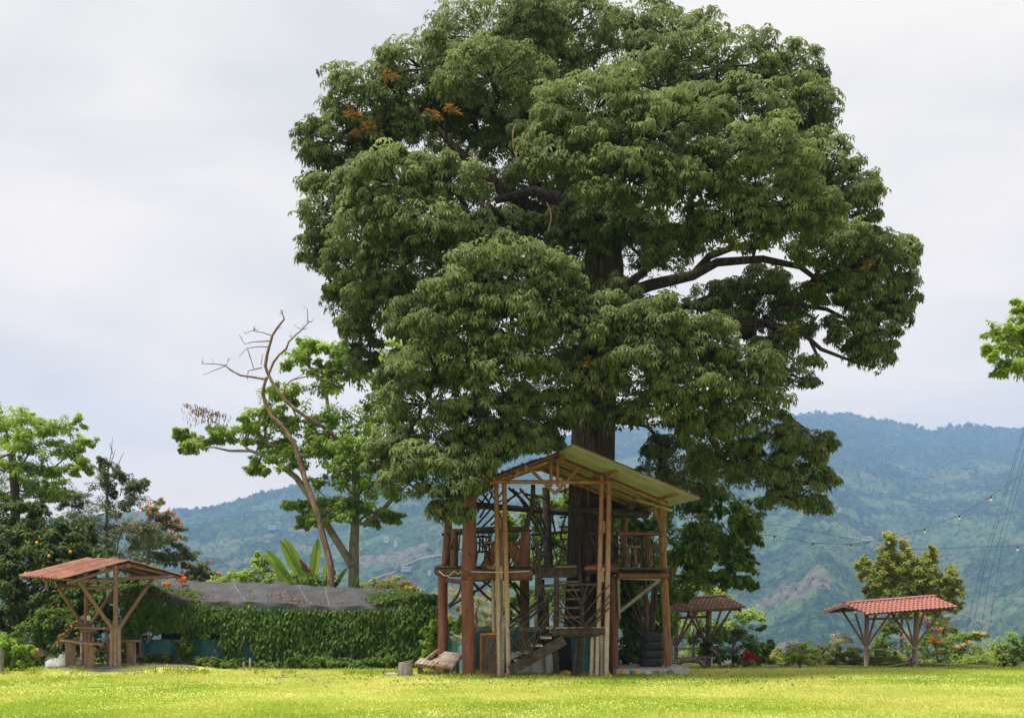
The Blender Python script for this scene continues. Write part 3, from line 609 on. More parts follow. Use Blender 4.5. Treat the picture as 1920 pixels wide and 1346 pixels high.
# orange and green bromeliads that sit in the crown
def bromeliad(x, y, D, r, mat, label, n=70):
    c = P(x, y, D); LV = Leaves()
    for k in range(3):
        o = np.array(c) + rng.normal(size=3) * r * np.array([.5, .2, .35]) * (k > 0); d = rdir(n // 3); d[:, 2] = np.abs(d[:, 2]) * .9 - .1; d = unit(d); m = len(d)
        LV.blades(np.array([o] * m), unit(np.cross(d, rdir(m))), d, r * rng.uniform(.3, .9, m), r * .09, rng.uniform(0, 1, m), .2, .35)
    T = Thing('bromeliad', label, 'plant', c, 'bromeliads growing in the big tree'); T.add('leaves', LV.mesh('leaves', mat, T.loc), None, kind='stuff')
    T.add('base', MB().rock(c, r * .22), 'bark_dead')
for (x, y, r, m_, lab) in [(655, 213, .30, 'leaf_epiphyte', 'orange bromeliad at the left rim of the crown, above a sky gap'), (690, 240, .38, 'leaf_epiphyte', 'largest orange bromeliad, right beside the sky gap in the left crown'),
                           (668, 252, .22, 'leaf_epiphyte', 'small orange bromeliad under the sky gap in the left crown'), (740, 144, .22, 'leaf_epiphyte', 'small pinkish bromeliad high in the left crown'),
                           (815, 218, .26, 'leaf_epiphyte', 'orange bromeliad on a limb in the dark hollow of the crown'), (850, 210, .24, 'leaf_epiphyte', 'brownish bromeliad beside another in the crown hollow'),
                           (1375, 466, .45, 'leaf_yellowgreen_epiphyte', 'big green bromeliad on the arched bare limb'), (1630, 497, .26, 'leaf_epiphyte', 'orange bromeliad at the right tip of the crown'),
                           (1480, 620, .45, 'leaf_yellowgreen_epiphyte', 'green bromeliad clump at the end of the lower bare limb'), (922, 596, .26, 'leaf_yellowgreen_epiphyte', 'yellow green bromeliad by the small sky hole in the crown front'),
                           (750, 282, .3, 'leaf_yellowgreen_epiphyte', 'olive bromeliad at the left edge of the crown hollow'), (1097, 685, .2, 'leaf_epiphyte', 'yellowish bromeliad above hanging dead twigs')]:
    bromeliad(x, y, 24.2 if 900 < x < 1120 and y > 500 else (25.0 if 730 < x < 1000 else 27.2), r, m_, lab)
# ------------------------------------------------------------------ the treehouse
def zx(u, v, D): return P(800 + u / 2.8635, 820 + v / 2.8635, D)     # from an enlarged view of the photograph
def corr_sheet(a, u, w, lu, lw, pitch=.125, amp=.028, th=.006, mis=(0, 1), rows=2):
    """a corrugated sheet: waves across u, running down w; two skins"""
    mb = MB(); nrm = u.cross(w).normalized()
    if nrm.z < 0: nrm = -nrm
    nu = max(8, int(lu / pitch * 4)); sag = random.uniform(-.008, .008)
    def f(off):
        return lambda s, t: a + u * (lu * s) + w * (lw * t) + nrm * (amp * math.sin(2 * math.pi * s * lu / pitch) + off + sag * math.sin(math.pi * t))
    mb.grid(f(th), nu, rows, mis[0]); mb.grid(f(-th), nu, rows, mis[1])
    n1 = nu * rows
    for i in range(nu - 1):
        for j in (0, rows - 1):
            p, q = i * rows + j, (i + 1) * rows + j; mb.f.append((p, q, q + n1, p + n1)); mb.mi.append(mis[0])
    return mb

def treehouse():
    T = Thing('treehouse', 'rustic treehouse of red logs and bamboo built round the trunk of the huge tree', 'treehouse', (P(1040, 1265, 27).x, 27.0, 0))
    A = T.add
    W = lambda *p: zx(*p)
    gnd = lambda v: Vector((v.x, v.y, G(v.x, v.y) - .05))
    # red log posts
    A('post', MB().log(gnd(W(228, 1275, 26)), W(218, 765, 26), .165, .150, 14, .05, 0, 9, 5), 'log_red')
    A('post', MB().log(W(222, 765, 26.05), W(240, 150, 26.3), .185, .15, 14, .05, 0, 9, 3), 'log_red')
    A('post', MB().log(gnd(W(88, 1262, 27.6)), W(86, 720, 27.6), .135, .12, 12, .05, 0, 8, 3), 'log_red')
    A('post', MB().log(W(100, 720, 27.6), W(125, 330, 27.6), .115, .10, 12, .05, 0, 6), 'log_red')
    A('post', MB().log(W(148, 700, 27.0), W(150, 500, 27.0), .10, .10, 10, .06, 0, 5), 'log_red')
    A('post', MB().log(gnd(W(1005, 1255, 26.9)), W(1005, 742, 26.9), .115, .105, 12, .05, 0, 8, 3), 'log_red')
    A('post', MB().log(W(525, 700, 27.2), W(530, 497, 27.2), .17, .115, 14, .06, 0, 6, 2), 'log_red')
    A('post', MB().log(gnd(W(525, 1255, 28.0)), W(525, 745, 28.0), .135, .125, 12, .06, 0, 6), 'log_beam')
    A('post', MB().log(W(655, 700, 29.2), W(640, 268, 29.2), .125, .105, 12, .05, 0, 6), 'wood_dark')
    A('post', MB().log(W(535, 500, 27.6), W(545, 440, 27.6), .06, .06, 8, .06, 0, 4), 'wood_dark')
    A('post', MB().tube([W(535, 495, 27.6), W(545, 440, 27.6), W(570, 360, 27.6), W(572, 255, 27.7)], [.075, .07, .065, .06], 9, True, .06), 'wood_dark')
    A('post', MB().log(gnd(W(610, 1255, 29)), W(615, 760, 29), .10, .09, 9, .06), 'wood_dark')
    # bamboo poles of the front gable
    for (u0, v0, u1, v1, r, D) in [(392, 1275, 373, 238, .062, 25.9), (441, 1275, 416, 245, .062, 25.85), (362, 1045, 354, 695, .050, 26.1), (403, 1000, 398, 430, .046, 26.05),
                                   (915, 1280, 942, 205, .060, 25.9), (963, 1280, 980, 250, .062, 25.85), (884, 1275, 890, 1065, .052, 26.0)]:
        b0 = W(u0, v0, D)
        if v0 > 1200: b0 = gnd(b0)
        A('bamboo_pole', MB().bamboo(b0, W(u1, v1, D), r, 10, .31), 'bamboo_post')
    for (u, v0, v1) in [(397, 430, 490), (951, 450, 510), (944, 700, 775), (401, 692, 760)]:
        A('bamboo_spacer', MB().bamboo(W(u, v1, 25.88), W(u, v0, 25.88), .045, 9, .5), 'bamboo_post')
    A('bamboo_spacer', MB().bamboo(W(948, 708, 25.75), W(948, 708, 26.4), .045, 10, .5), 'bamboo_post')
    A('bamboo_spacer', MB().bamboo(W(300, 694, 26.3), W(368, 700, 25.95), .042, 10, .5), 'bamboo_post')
    for (u, v0, v1) in [(408, 1272, 985), (938, 1280, 1060)]:
        p0, p1 = gnd(W(u, v0, 25.82)), W(u + 2, v1, 25.82)
        bd = MB().plank(p0, p1, .075, .03, Vector((0, -1, 0)))
        if u < 500: bd._add([p1 + Vector((-.037, -.015, 0)), p1 + Vector((.037, -.015, 0)), p1 + Vector((0, -.015, .11)), p1 + Vector((-.037, .015, 0)), p1 + Vector((.037, .015, 0)), p1 + Vector((0, .015, .11))], [(0, 1, 2), (5, 4, 3), (0, 2, 5, 3), (1, 4, 5, 2)])
        sb = A('board', bd, 'wood_grey')
        for k in range(4):
            q = p0.lerp(p1, .2 + .22 * k); A('bolt', MB().rock(q + Vector((0, -.02, 0)), .012, (1, 1, 1), 6, 4), 'concrete', sb)
    # cane-bundle columns
    def cane_column(pts, r, flare=None, n=18):
        top = None
        c = MB().tube([Vector(p) for p in pts], r * .72, 8); col = A('cane_column', c, 'wood_dark')
        for k in range(n):
            th = 2 * math.pi * k / n; o = Vector((math.cos(th), math.sin(th), 0)); q = [Vector(p) + o * r * random.uniform(.8, 1.0) for p in pts]
            A('cane', MB().tube(q, random.uniform(.013, .018), 6), 'cane', col)
        if flare:
            for k in range(8):
                t = (k + .5) / 8; a = Vector(pts[-2]).lerp(Vector(pts[-1]), .45 + .3 * abs(t - .5)); b = Vector(pts[-1]) + Vector((flare[0] + (flare[1] - flare[0]) * t, random.uniform(-.1, .1), 0))
                A('cane', MB().tube([a, b], .018, 6), 'cane', col)
    cane_column([gnd(W(1300, 1250, 27.4)), W(1284, 900, 27.4), W(1268, 640, 27.4), W(1266, 380, 27.4)], .095, (-.30, .02))
    cane_column([W(1195, 720, 29.6), W(1192, 620, 29.6), W(1190, 520, 29.6)], .10, None, 12)
    cane_column([W(1058, 720, 29.8), W(1058, 500, 29.8), W(1062, 392, 29.8)], .09, (-.22, .22), 14)
    # deck: log beams, boards, green carpet edge
    A('beam', MB().log(W(188, 738, 26.0), W(565, 735, 26.3), .165, .15, 14, .05, 0, 8, 2), 'log_beam')
    A('beam', MB().log(W(66, 716, 27.7), W(215, 722, 26.2), .135, .135, 12, .05, 0, 6), 'log_beam')
    A('beam', MB().plank(W(600, 725, 26.6), W(806, 722, 26.6), .12, .26), 'wood_dark')
    A('beam', MB().log(W(860, 706, 26.5), W(1030, 700, 26.4), .115, .10, 12, .05), 'log_beam')
    A('beam', MB().log(W(1026, 738, 26.6), W(1298, 740, 27.3), .085, .08, 12, .04), 'log_red')
    A('beam', MB().log(W(80, 712, 27.8), W(70, 700, 30.6), .12, .12, 10, .05), 'log_beam')
    A('beam', MB().log(W(1290, 735, 27.5), W(1240, 720, 30.4), .08, .08, 10, .05), 'log_beam')
    A('beam', MB().log(W(70, 705, 30.5), W(1245, 718, 30.5), .10, .10, 10, .05), 'log_beam')
    A('bamboo_pole', MB().bamboo(W(848, 702, 26.2), W(930, 700, 26.2), .045), 'bamboo_warm')
    A('bamboo_pole', MB().bamboo(W(690, 696, 26.5), W(806, 693, 26.4), .03), 'bamboo_warm')
    A('bamboo_pole', MB().bamboo(W(105, 764, 27.4), W(200, 778, 26.1), .055), 'log_beam')
    zt = W(0, 703, 26.5).z
    xl, xr = W(70, 0, 27.7).x, W(1285, 0, 27.4).x
    k = 0; y = 26.45
    while y < 30.5:
        # boards run left to right and are cut round the trunk
        fl = xl + (27.7 - y) * -.0
        segs = [(xl + max(0, (27.6 - y)) * .55, 1.42), (2.75, xr - max(0, (27.3 - y)) * .3)] if 27.85 < y < 29.6 else [(xl + max(0, (27.6 - y)) * .55, xr - max(0, 27.3 - y) * .3)]
        if y < 27.5: segs = [(segs[0][0], W(600, 0, y).x), (W(850, 0, y).x, segs[-1][1])]
        for (a, b) in segs: A('floor_board', MB().plank((a, y, zt + random.uniform(-.004, .004)), (b, y, zt), .19, .035), 'wood_dark')
        y += .2; k += 1
    for (u0, v0, u1, v1, D0, D1) in [(75, 694, 200, 694, 27.5, 26.3), (240, 694, 560, 692, 26.2, 26.4), (600, 688, 800, 686, 26.75, 26.75), (1032, 708, 1290, 712, 26.7, 27.4)]:
        a, b = W(u0, v0, D0), W(u1, v1, D1); A('carpet', MB().plank(a + Vector((0, .1, 0)), b + Vector((0, .1, 0)), .42, .03), 'carpet_green')
    # rope along the left beam
    A('rope', MB().tube([W(u, v, 25.83 if u > 190 else 27.2 - (u - 66) / 130 * 1.2) for u, v in [(66, 716), (95, 742), (120, 742), (150, 716), (165, 732), (188, 718), (260, 720), (340, 722), (450, 722), (555, 716)]], .011, 6), 'rope')
    # railings: top rails and crooked sticks
    def rail(u0, v0, u1, v1, D0, D1, r=.045, mat='wood_dark'): A('rail', MB().stick(W(u0, v0, D0), W(u1, v1, D1), r, 7, .01, 8, r), mat)
    rail(108, 498, 225, 495, 27.6, 26.2); rail(262, 492, 545, 488, 26.3, 27.0); rail(268, 503, 540, 500, 26.5, 27.0, .03); rail(870, 516, 1030, 514, 27.0, 26.7); rail(1000, 514, 1268, 517, 26.7, 27.3, .05, 'log_beam')
    rail(560, 520, 760, 505, 30.2, 30.2); rail(80, 520, 560, 500, 30.3, 30.3); rail(870, 520, 1230, 520, 30.3, 30.3)
    def stk(u0, v0, u1, v1, D0=26.3, D1=None, r=.022, mat='wood_dark', name='railing_stick', bend=.05): A(name, MB().stick(W(u0, v0, D0), W(u1, v1, D1 or D0), r, 6, bend, 6), mat)
    for q in [(95, 690, 150, 515, 27.5), (110, 510, 165, 690, 27.3), (180, 510, 150, 690, 26.7), (130, 590, 190, 600, 26.9), (128, 600, 148, 545, 26.9), (185, 690, 198, 560, 26.4),
              (275, 520, 345, 690, 26.5), (270, 560, 360, 640, 26.5), (290, 690, 380, 520, 26.6), (345, 530, 300, 600, 26.5), (430, 510, 500, 600, 26.6), (445, 690, 500, 540, 26.6), (460, 640, 495, 690, 26.6), (470, 560, 500, 520, 26.6), (440, 560, 470, 640, 26.6),
              (560, 570, 600, 700, 26.8), (575, 690, 625, 570, 28), (570, 600, 640, 640, 28.5), (600, 560, 640, 520, 28.5)]: stk(*q)
    for q in [(985, 530, 1130, 690, 26.8), (1000, 690, 1130, 540, 26.8), (1085, 520, 1275, 630, 27), (1130, 660, 1260, 530, 27), (1040, 690, 1040, 520, 26.8), (1030, 600, 1120, 700, 26.8), (1180, 700, 1250, 560, 27.2), (1205, 540, 1225, 700, 27.3), (1160, 700, 1130, 600, 27.0),
              (880, 530, 960, 690, 27.2), (890, 600, 960, 560, 27.2)]: stk(*q, r=.024)
    for k in range(22):
        u = 872 + k * 7.3; A('cane_screen', MB().stick(W(u, 690, 28.8), W(u + random.uniform(-2, 2), 525, 28.8), .028, 4, .01, 6), 'wood_dark')
    # far side railing sticks and the dark crossed branches under the roof
    random.seed(21)
    for k in range(26):
        u = random.uniform(100, 760); stk(u, 690, u + random.uniform(-60, 60), 515, 30.25, None, .022, bend=.08)
    for k in range(12):
        u = random.uniform(1090, 1230); stk(u, 700, u + random.uniform(-50, 50), 525, 30.3, None, .022, bend=.08)
    for q in [(270, 470, 420, 270), (285, 430, 370, 268), (275, 400, 330, 300), (300, 300, 440, 470), (330, 270, 360, 330), (290, 345, 345, 385), (270, 385, 420, 330), (345, 470, 430, 420), (300, 480, 480, 300), (275, 330, 400, 420), (430, 340, 520, 285)]:
        stk(*q, 29.8, 29.5, .030, name='brace', bend=.04)
    for q in [(440, 270, 560, 390), (460, 275, 590, 440), (480, 290, 640, 560), (500, 275, 610, 390), (520, 300, 600, 330), (560, 300, 640, 330), (430, 420, 450, 490), (590, 430, 640, 540), (600, 350, 640, 500)]:
        stk(*q, 28.6, 28.9, .036, name='brace', bend=.05)
    for q in [(560, 600, 640, 560), (580, 640, 700, 560), (670, 560, 760, 610), (690, 690, 770, 590), (680, 460, 700, 530), (720, 540, 750, 420), (670, 340, 690, 510), (710, 480, 760, 480), (715, 430, 745, 425), (715, 545, 760, 545)]:
        stk(*q, 30.0, None, .034, name='brace', bend=.05)
    for q in [(120, 900, 185, 780, 27.4, 26.3), (118, 912, 260, 840, 27.4, 27.4), (245, 775, 380, 905, 26.3, 27.4), (250, 830, 350, 765, 27.6, 26.8), (440, 770, 500, 900, 26.6, 28), (470, 780, 545, 870, 27, 28), (430, 880, 540, 1000, 27, 28), (440, 960, 480, 980, 27, 28), (290, 760, 350, 805, 27, 27)]:
        stk(*q, r=.038, name='brace', bend=.06)
    # strut board and props on the right
    A('brace', MB().plank(W(1035, 935, 26.75), W(1248, 764, 27.2), .05, .08), 'wood_grey'); A('brace', MB().plank(W(1036, 975, 26.75), W(1028, 750, 26.75), .05, .075, Vector((0, -1, 0))), 'wood_grey')
    A('brace', MB().plank(W(1028, 754, 26.7), W(1255, 764, 27.2), .05, .05), 'wood_grey')
    for (u0, u1, r) in [(1160, 1050, .035), (1168, 1098, .04), (1185, 1170, .06), (1200, 1215, .04), (1215, 1232, .042)]:
        A('prop', MB().stick(W(u0, 1045, 28.2), W(u1, 755, 28.2), r, 6, .015, 7, r), 'log_beam' if r > .05 else 'wood_dark')
    # landing, treads, stringers, handrails
    A('landing_beam', MB().log(W(672, 1048, 25.9), W(952, 1043, 25.9), .125, .115, 14, .04), 'wood_dark')
    zl = W(0, 1022, 25.95).z
    for k in range(5): A('landing_board', MB().plank((W(640, 0, 26).x, 25.95 + k * .21, zl), (W(955, 0, 26).x, 25.95 + k * .21, zl), .195, .045), 'wood_weather' if k == 0 else 'wood_dark')
    for k, v in enumerate([965, 915, 868, 820, 775]):
        A('tread', MB().plank(W(690, v, 27.0 + k * .18), W(832, v - 2, 27.0 + k * .18), .24, .045), 'wood_tan' if k in (1, 2) else 'wood_weather')
    A('stringer', MB().plank(W(688, 1010, 26.7), W(690, 760, 27.9), .06, .20, Vector((1, 0, 0)), side=Vector((1, 0, 0))), 'wood_dark'); A('stringer', MB().plank(W(840, 1010, 26.7), W(838, 760, 27.9), .06, .20, side=Vector((1, 0, 0))), 'wood_dark')
    A('stringer', MB().plank(W(740, 1085, 25.75), W(446, 1252, 25.55), .06, .25, side=Vector((0, 1, 0))), 'wood_dark', None, None, None, True)
    A('stringer', MB().plank(W(700, 1085, 26.6), W(410, 1245, 26.4), .06, .22, side=Vector((0, 1, 0))), 'wood_dark')
    for (u, v) in [(640, 1075), (592, 1118), (545, 1158), (500, 1198)]: A('tread', MB().plank(W(u, v, 25.62), W(u - 6, v - 10, 26.55), .27, .045), 'wood_weather')
    for q in [(445, 1022, 690, 835), (448, 1062, 672, 868)]: A('handrail', MB().stick(W(*q[:2], 25.6), W(*q[2:], 26.1), .030, 6, .02, 7, .028), 'wood_dark')
    A('handrail', MB().stick(W(440, 1000, 26.5), W(600, 880, 26.9), .045, 6, .02, 7, .04), 'wood_dark')
    A('handrail', MB().stick(W(625, 797, 26.0), W(998, 786, 25.9), .035, 6, .01, 7, .035), 'wood_dark')
    B = lambda u0, v0, u1, v1, D=25.7, r=.021, D1=None: A('baluster', MB().stick(W(u0, v0, D), W(u1, v1, D1 or D), r, 6, .035, 6), 'wood_dark')
    for q in [(572, 1205, 448, 1085), (572, 1210, 500, 1040), (568, 1205, 450, 1135), (575, 1205, 540, 1030), (570, 1150, 585, 1050), (545, 1130, 620, 960), (560, 1150, 660, 960), (480, 1090, 520, 1060), (500, 1150, 545, 1100), (540, 1100, 690, 920), (520, 1070, 560, 1180)]: B(*q, D=25.55)
    for q in [(672, 830, 838, 1010), (672, 895, 825, 1035), (675, 955, 818, 1062), (690, 920, 812, 985), (832, 965, 985, 790), (835, 1015, 990, 835), (828, 1055, 992, 905), (832, 1035, 1028, 845), (860, 1005, 985, 880), (730, 800, 832, 895), (780, 795, 832, 890), (835, 890, 905, 795), (840, 880, 875, 745), (690, 800, 760, 940), (826, 1065, 950, 960), (700, 1010, 640, 1060)]: B(*q, D=25.75)
    A('newel_post', MB().log(W(697, 1020, 25.95), W(698, 748, 25.95), .065, .06, 9, .06), 'wood_dark')
    A('newel_post', MB().log(W(640, 1050, 26.3), W(640, 870, 26.3), .09, .08, 9, .06), 'wood_dark')
    for q in [(838, 1060, 832, 860, .055), (850, 880, 820, 720, .045), (862, 760, 870, 730, .05), (612, 850, 592, 560, .05), (600, 850, 575, 640, .04), (625, 860, 605, 700, .05), (585, 870, 600, 720, .03), (640, 960, 612, 830, .06)]:
        A('newel_post', MB().stick(W(*q[:2], 26.1), W(*q[2:4], 26.35), q[4], 6, .02, 8, q[4] * .85), 'wood_dark')
    for (u0, v0, u1) in [(790, 1275, 806, ), (808, 1275, 832), (693, 1258, 678), (700, 1200, 690)]: A('landing_leg', MB().stick(gnd(W(u0, v0, 26.0)), W(u1, 1060, 26.0), .06, 5, .015, 8, .055), 'wood_dark')
    A('rail', MB().bamboo(W(250, 1028, 27.9), W(620, 1030, 27.9), .072, 10, .4), 'wood_grey')
    # ---- roof: gable truss of bamboo, rafters, purlins, corrugated sheets
    rid = Vector((1.09, 26.0, 5.40)); fw = Vector((.25, -.968, 0)).normalized(); rt = Vector((.968, .25, 0)).normalized()
    rt = (rt + Vector((0, -.10, 0))).normalized()
    dl = (W(325, 232, 25.85) - rid).normalized(); dr = (W(1290, 338, 26.4) - rid).normalized(); Ll = (W(325, 232, 25.85) - rid).length; Lr = (W(1290, 338, 26.4) - rid).length
    A('tie_beam', MB().bamboo(W(340, 238, 25.85), W(1006, 240, 25.95), .050, 10, .33), 'bamboo_warm')
    for u in (668, 703): A('king_post', MB().bamboo(W(u, 262, 25.9), W(u, 108, 25.95), .042), 'bamboo_warm')
    A('web', MB().bamboo(W(690, 302, 25.82), W(538, 152, 25.9), .042), 'bamboo_warm'); A('web', MB().bamboo(W(690, 300, 25.9), W(822, 158, 25.95), .042), 'bamboo_warm')
    dz = Vector((0, 0, -.11))
    roof = A('ridge_pole', MB().bamboo(rid + dz * 1.2 + fw * .5, rid + dz * 1.2 - fw * 1.75, .06), 'bamboo_warm')
    for s in (0.0, -.85, -1.7):
        A('rafter', MB().bamboo(rid + fw * s + dz * .8, rid + fw * s + dz * .8 + dl * Ll * .97, .052, 10, .33), 'bamboo_warm')
        A('rafter', MB().bamboo(rid + fw * s + dz * .8, rid + fw * s + dz * .8 + dr * Lr * (1.0 if s == 0 else .93), .052, 10, .33), 'bamboo_warm')
    for f in (.42, .93): A('purlin', MB().bamboo(rid + dr * Lr * f + dz * .25 + fw * 1.05 * (1 if f > .5 else .9), rid + dr * Lr * f + dz * .25 - fw * 3.6, .050, 10, .4), 'bamboo_warm')
    A('purlin', MB().bamboo(rid + dr * Lr * .42 + dz * 1.0 + fw * .7, rid + dr * Lr * .42 + dz * 1.0 - fw * 1.2, .045, 10, .4), 'bamboo_warm')
    for f in (.5, .95): A('purlin', MB().bamboo(rid + dl * Ll * f + dz * .3 + fw * .35, rid + dl * Ll * f + dz * .3 - fw * 1.8, .05, 10, .4), 'bamboo_warm')
    for q in (0, 1): A('purlin', MB().bamboo(W(485 - q * 6, 182 + q * 24, 25.75), W(400, 205 + q * 18, 27.6), .048, 12, .5), 'bamboo_warm')
    # right slope: sheets 1.0 m wide (along the ridge) in two courses; the rear ones pass right of the trunk
    def sheets(o, along, down, n, w, courses, mats, lip=0.0):
        for k in range(n):
            for c, (a, b) in enumerate(courses):
                jit = random.uniform(-.02, .02); st = o + along * (w * k - .04) + down * (a + jit) + Vector((0, 0, .012 * (1 - c) + .004 * (k % 2)))
                A('roof_sheet', corr_sheet(st, along, down, w + .08, b - a + .06, mis=(0, 1)), mats, roof)
    bk = -fw
    o = rid + fw * 1.42
    sheets(o, bk, dr, 3, 1.10, [(-.06, Lr * .52), (Lr * .49, Lr * 1.06)], ['sheet_oldred', 'sheet_green'])
    sheets(o + bk * 3.30, bk, dr, 3, 1.0, [(Lr * .60, Lr * 1.06)], ['sheet_oldred', 'thatch'])
    sheets(rid + fw * .28, bk, dl, 2, 1.05, [(-.04, Ll * .54), (Ll * .5, Ll * 1.04)], ['sheet_oldred', 'sheet_oldred'])
    sheets(rid + fw * .28 + bk * 2.1, bk, dl, 3, .95, [(Ll * .30, Ll * 1.04)], ['sheet_oldred', 'thatch'])
    A('ridge_cap', MB().grid(lambda s, t: rid + fw * (1.42 - 3.3 * s) + (dl if t < .5 else dr) * abs(t - .5) * .5 + Vector((0, 0, .035)), 6, 5), 'sheet_oldred', roof)
    # weathered edge boards at the right eave and left verge
    e0 = rid + dr * Lr * 1.02 + Vector((0, 0, -.07))
    A('eave_board', MB().plank(e0 - fw * .5, e0 - fw * 4.4, .14, .05), 'wood_weather'); A('eave_board', MB().plank(rid + dr * Lr * 1.1 + dz - fw * .35, rid + dr * Lr * .8 + dz * 1.2 - fw * .6, .13, .05), 'wood_weather')
    A('eave_beam', MB().log(rid + dr * Lr * .80 + dz * 2.4 - fw * .9, rid + dr * Lr * .92 + dz * 2.4 - fw * 4.2, .10, .10, 10, .05), 'wood_dark')
    A('eave_beam', MB().log(rid + dr * Lr * .35 + dz * 7.0 - fw * 1.9, rid + dr * Lr * 1.0 + dz * 2.2 - fw * 1.2, .10, .10, 10, .05), 'wood_dark')
    A('eave_beam', MB().log(rid + dl * Ll * .95 + dz * 1.5 - fw * .1, rid + dl * Ll * .95 + dz * 1.5 - fw * 4.2, .09, .09, 10, .05), 'wood_dark')
    A('eave_beam', MB().log(rid + dl * Ll * .95 + dz * 2.2 - fw * 3.6, rid + dr * Lr * .95 + dz * 1.0 - fw * 3.9, .09, .09, 10, .05), 'wood_dark')
    # leaf litter on the left slope
    LV = Leaves(); n = 1500; s = rng.uniform(.0, 1.9, n); t = rng.uniform(.25, 1.02, n)
    C = np.array(rid + Vector((0, 0, .035)))[None] + np.array(fw)[None] * (.25 - s)[:, None] + np.array(dl)[None] * (Ll * t)[:, None]; C[:, 2] += rng.uniform(0, .05, n)
    LV.blades(C, unit(rng.normal(size=(n, 3)) * .4 + np.array([-.3, 0, 1])), rdir(n), rng.uniform(.05, .10, n), .045, rng.uniform(0, 1, n))
    A('leaf_litter', LV.mesh('leaf_litter', 'leaf_brown', T.loc), None, roof, 'stuff')
treehouse()

# things standing on the deck
def zt_deck(): return zx(0, 703, 26.5).z + .02
def deck_table():
    z0 = zt_deck(); c = zx(415, 690, 28.0); c.z = z0; T = Thing('table', 'orange brown wooden table with splayed legs on the treehouse deck', 'table', c)
    for k in range(4): T.add('tabletop_board', MB().plank(c + Vector((-.52, -.27 + k * .18, .70)), c + Vector((.52, -.27 + k * .18, .70)), .172, .05), 'wood_orange')
    for s in (-1, 1):
        T.add('leg', MB().plank(c + Vector((s * .18, -.2, .68)), c + Vector((s * .45, -.2, 0)), .26, .05, Vector((0, 1, 0)), side=Vector((0, 1, 0)).cross(Vector((0, 0, 1)))), 'wood_orange')
        T.add('leg', MB().plank(c + Vector((s * .18, .2, .68)), c + Vector((s * .45, .2, 0)), .26, .05, Vector((0, 1, 0)), side=Vector((0, 1, 0)).cross(Vector((0, 0, 1)))), 'wood_orange')
    T.add('pedestal', MB().log(c, c + Vector((0, 0, .69)), .14, .17, 10, .05), 'log_red')
deck_table()
def deck_chair():
    z0 = zt_deck(); c = zx(300, 690, 27.5); c.z = z0; T = Thing('chair', 'black plastic armless chair beside the table on the treehouse deck', 'chair', c)
    for sx_ in (-1, 1):
        for sy_ in (-1, 1): T.add('leg', MB().tube([c + Vector((sx_ * .22, sy_ * .20, 0)), c + Vector((sx_ * .17, sy_ * .17, .44))], [.022, .03], 6), 'plastic_black')
    T.add('seat', MB().box(c + Vector((0, 0, .45)), (.40, .40, .03)), 'plastic_black')
    for x in (-.16, -.08, 0, .08, .16): T.add('back_slat', MB().tube([c + Vector((x, .18, .46)), c + Vector((x * 1.1, .26, .84))], .022, 6), 'plastic_black')
    T.add('back_rail', MB().tube([c + Vector((-.2, .25, .84)), c + Vector((0, .28, .87)), c + Vector((.2, .25, .84))], .03, 7), 'plastic_black')
deck_chair()
def deck_stool():
    z0 = zt_deck(); c = zx(1100, 690, 28.6); c.z = z0; T = Thing('stool', 'small wooden stool behind the right deck railing', 'stool', c)
    T.add('seat', MB().tube([c + Vector((0, 0, .62)), c + Vector((0, 0, .66))], .22, 14), 'wood_tan')
    for k in range(4): a = k * math.pi / 2 + .5; T.add('leg', MB().tube([c + Vector((math.cos(a) * .2, math.sin(a) * .2, 0)), c + Vector((math.cos(a) * .12, math.sin(a) * .12, .63))], .025, 6), 'wood_tan')
deck_stool()
# ------------------------------------------------------------------ things under and beside the treehouse
def tyre_mesh():
    prof = [(.155, -.085), (.20, -.105), (.26, -.108), (.292, -.095), (.305, -.07), (.308, -.03), (.300, -.024), (.308, -.018), (.308, .018), (.300, .024), (.308, .03), (.305, .07), (.292, .095), (.26, .108), (.20, .105), (.155, .085)]
    n = 40; vs, fs = [], []; k = len(prof)
    for i in range(n):
        th = 2 * math.pi * i / n
        for (r, z) in prof: vs.append((r * math.cos(th), r * math.sin(th), z))
    for i in range(n):
        for j in range(k): fs.append((i * k + j, ((i + 1) % n) * k + j, ((i + 1) % n) * k + (j + 1) % k, i * k + (j + 1) % k))
    mb = MB(); mb._add(vs, fs); return mb
tm = tyre_mesh().mesh('tyre', 'rubber')
labs = ['worn black tyre, lowest of the stack beside the cane column', 'worn black tyre, second from the ground in the stack', 'worn black tyre, third from the ground in the stack', 'worn black tyre, topmost of the stack, props rising out of it']
tb = P(1222, 1250, 27.9)
for k in range(4):
    o = bpy.data.objects.new('tyre', tm); COL.objects.link(o); o.location = (tb.x + [-.02, -.01, .015, .0][k] , tb.y, .16 + .108 + k * .216); o.rotation_euler = (R([0, 1, -1, .5][k]), R([.5, -.8, .6, 0][k]), k * 1.3)
    o.scale = [1.06, 1.03, .99, .96][k], [1.06, 1.03, .99, .96][k], 1
    tag(o, labs[k], 'tyre', 'tyres stacked under the treehouse')
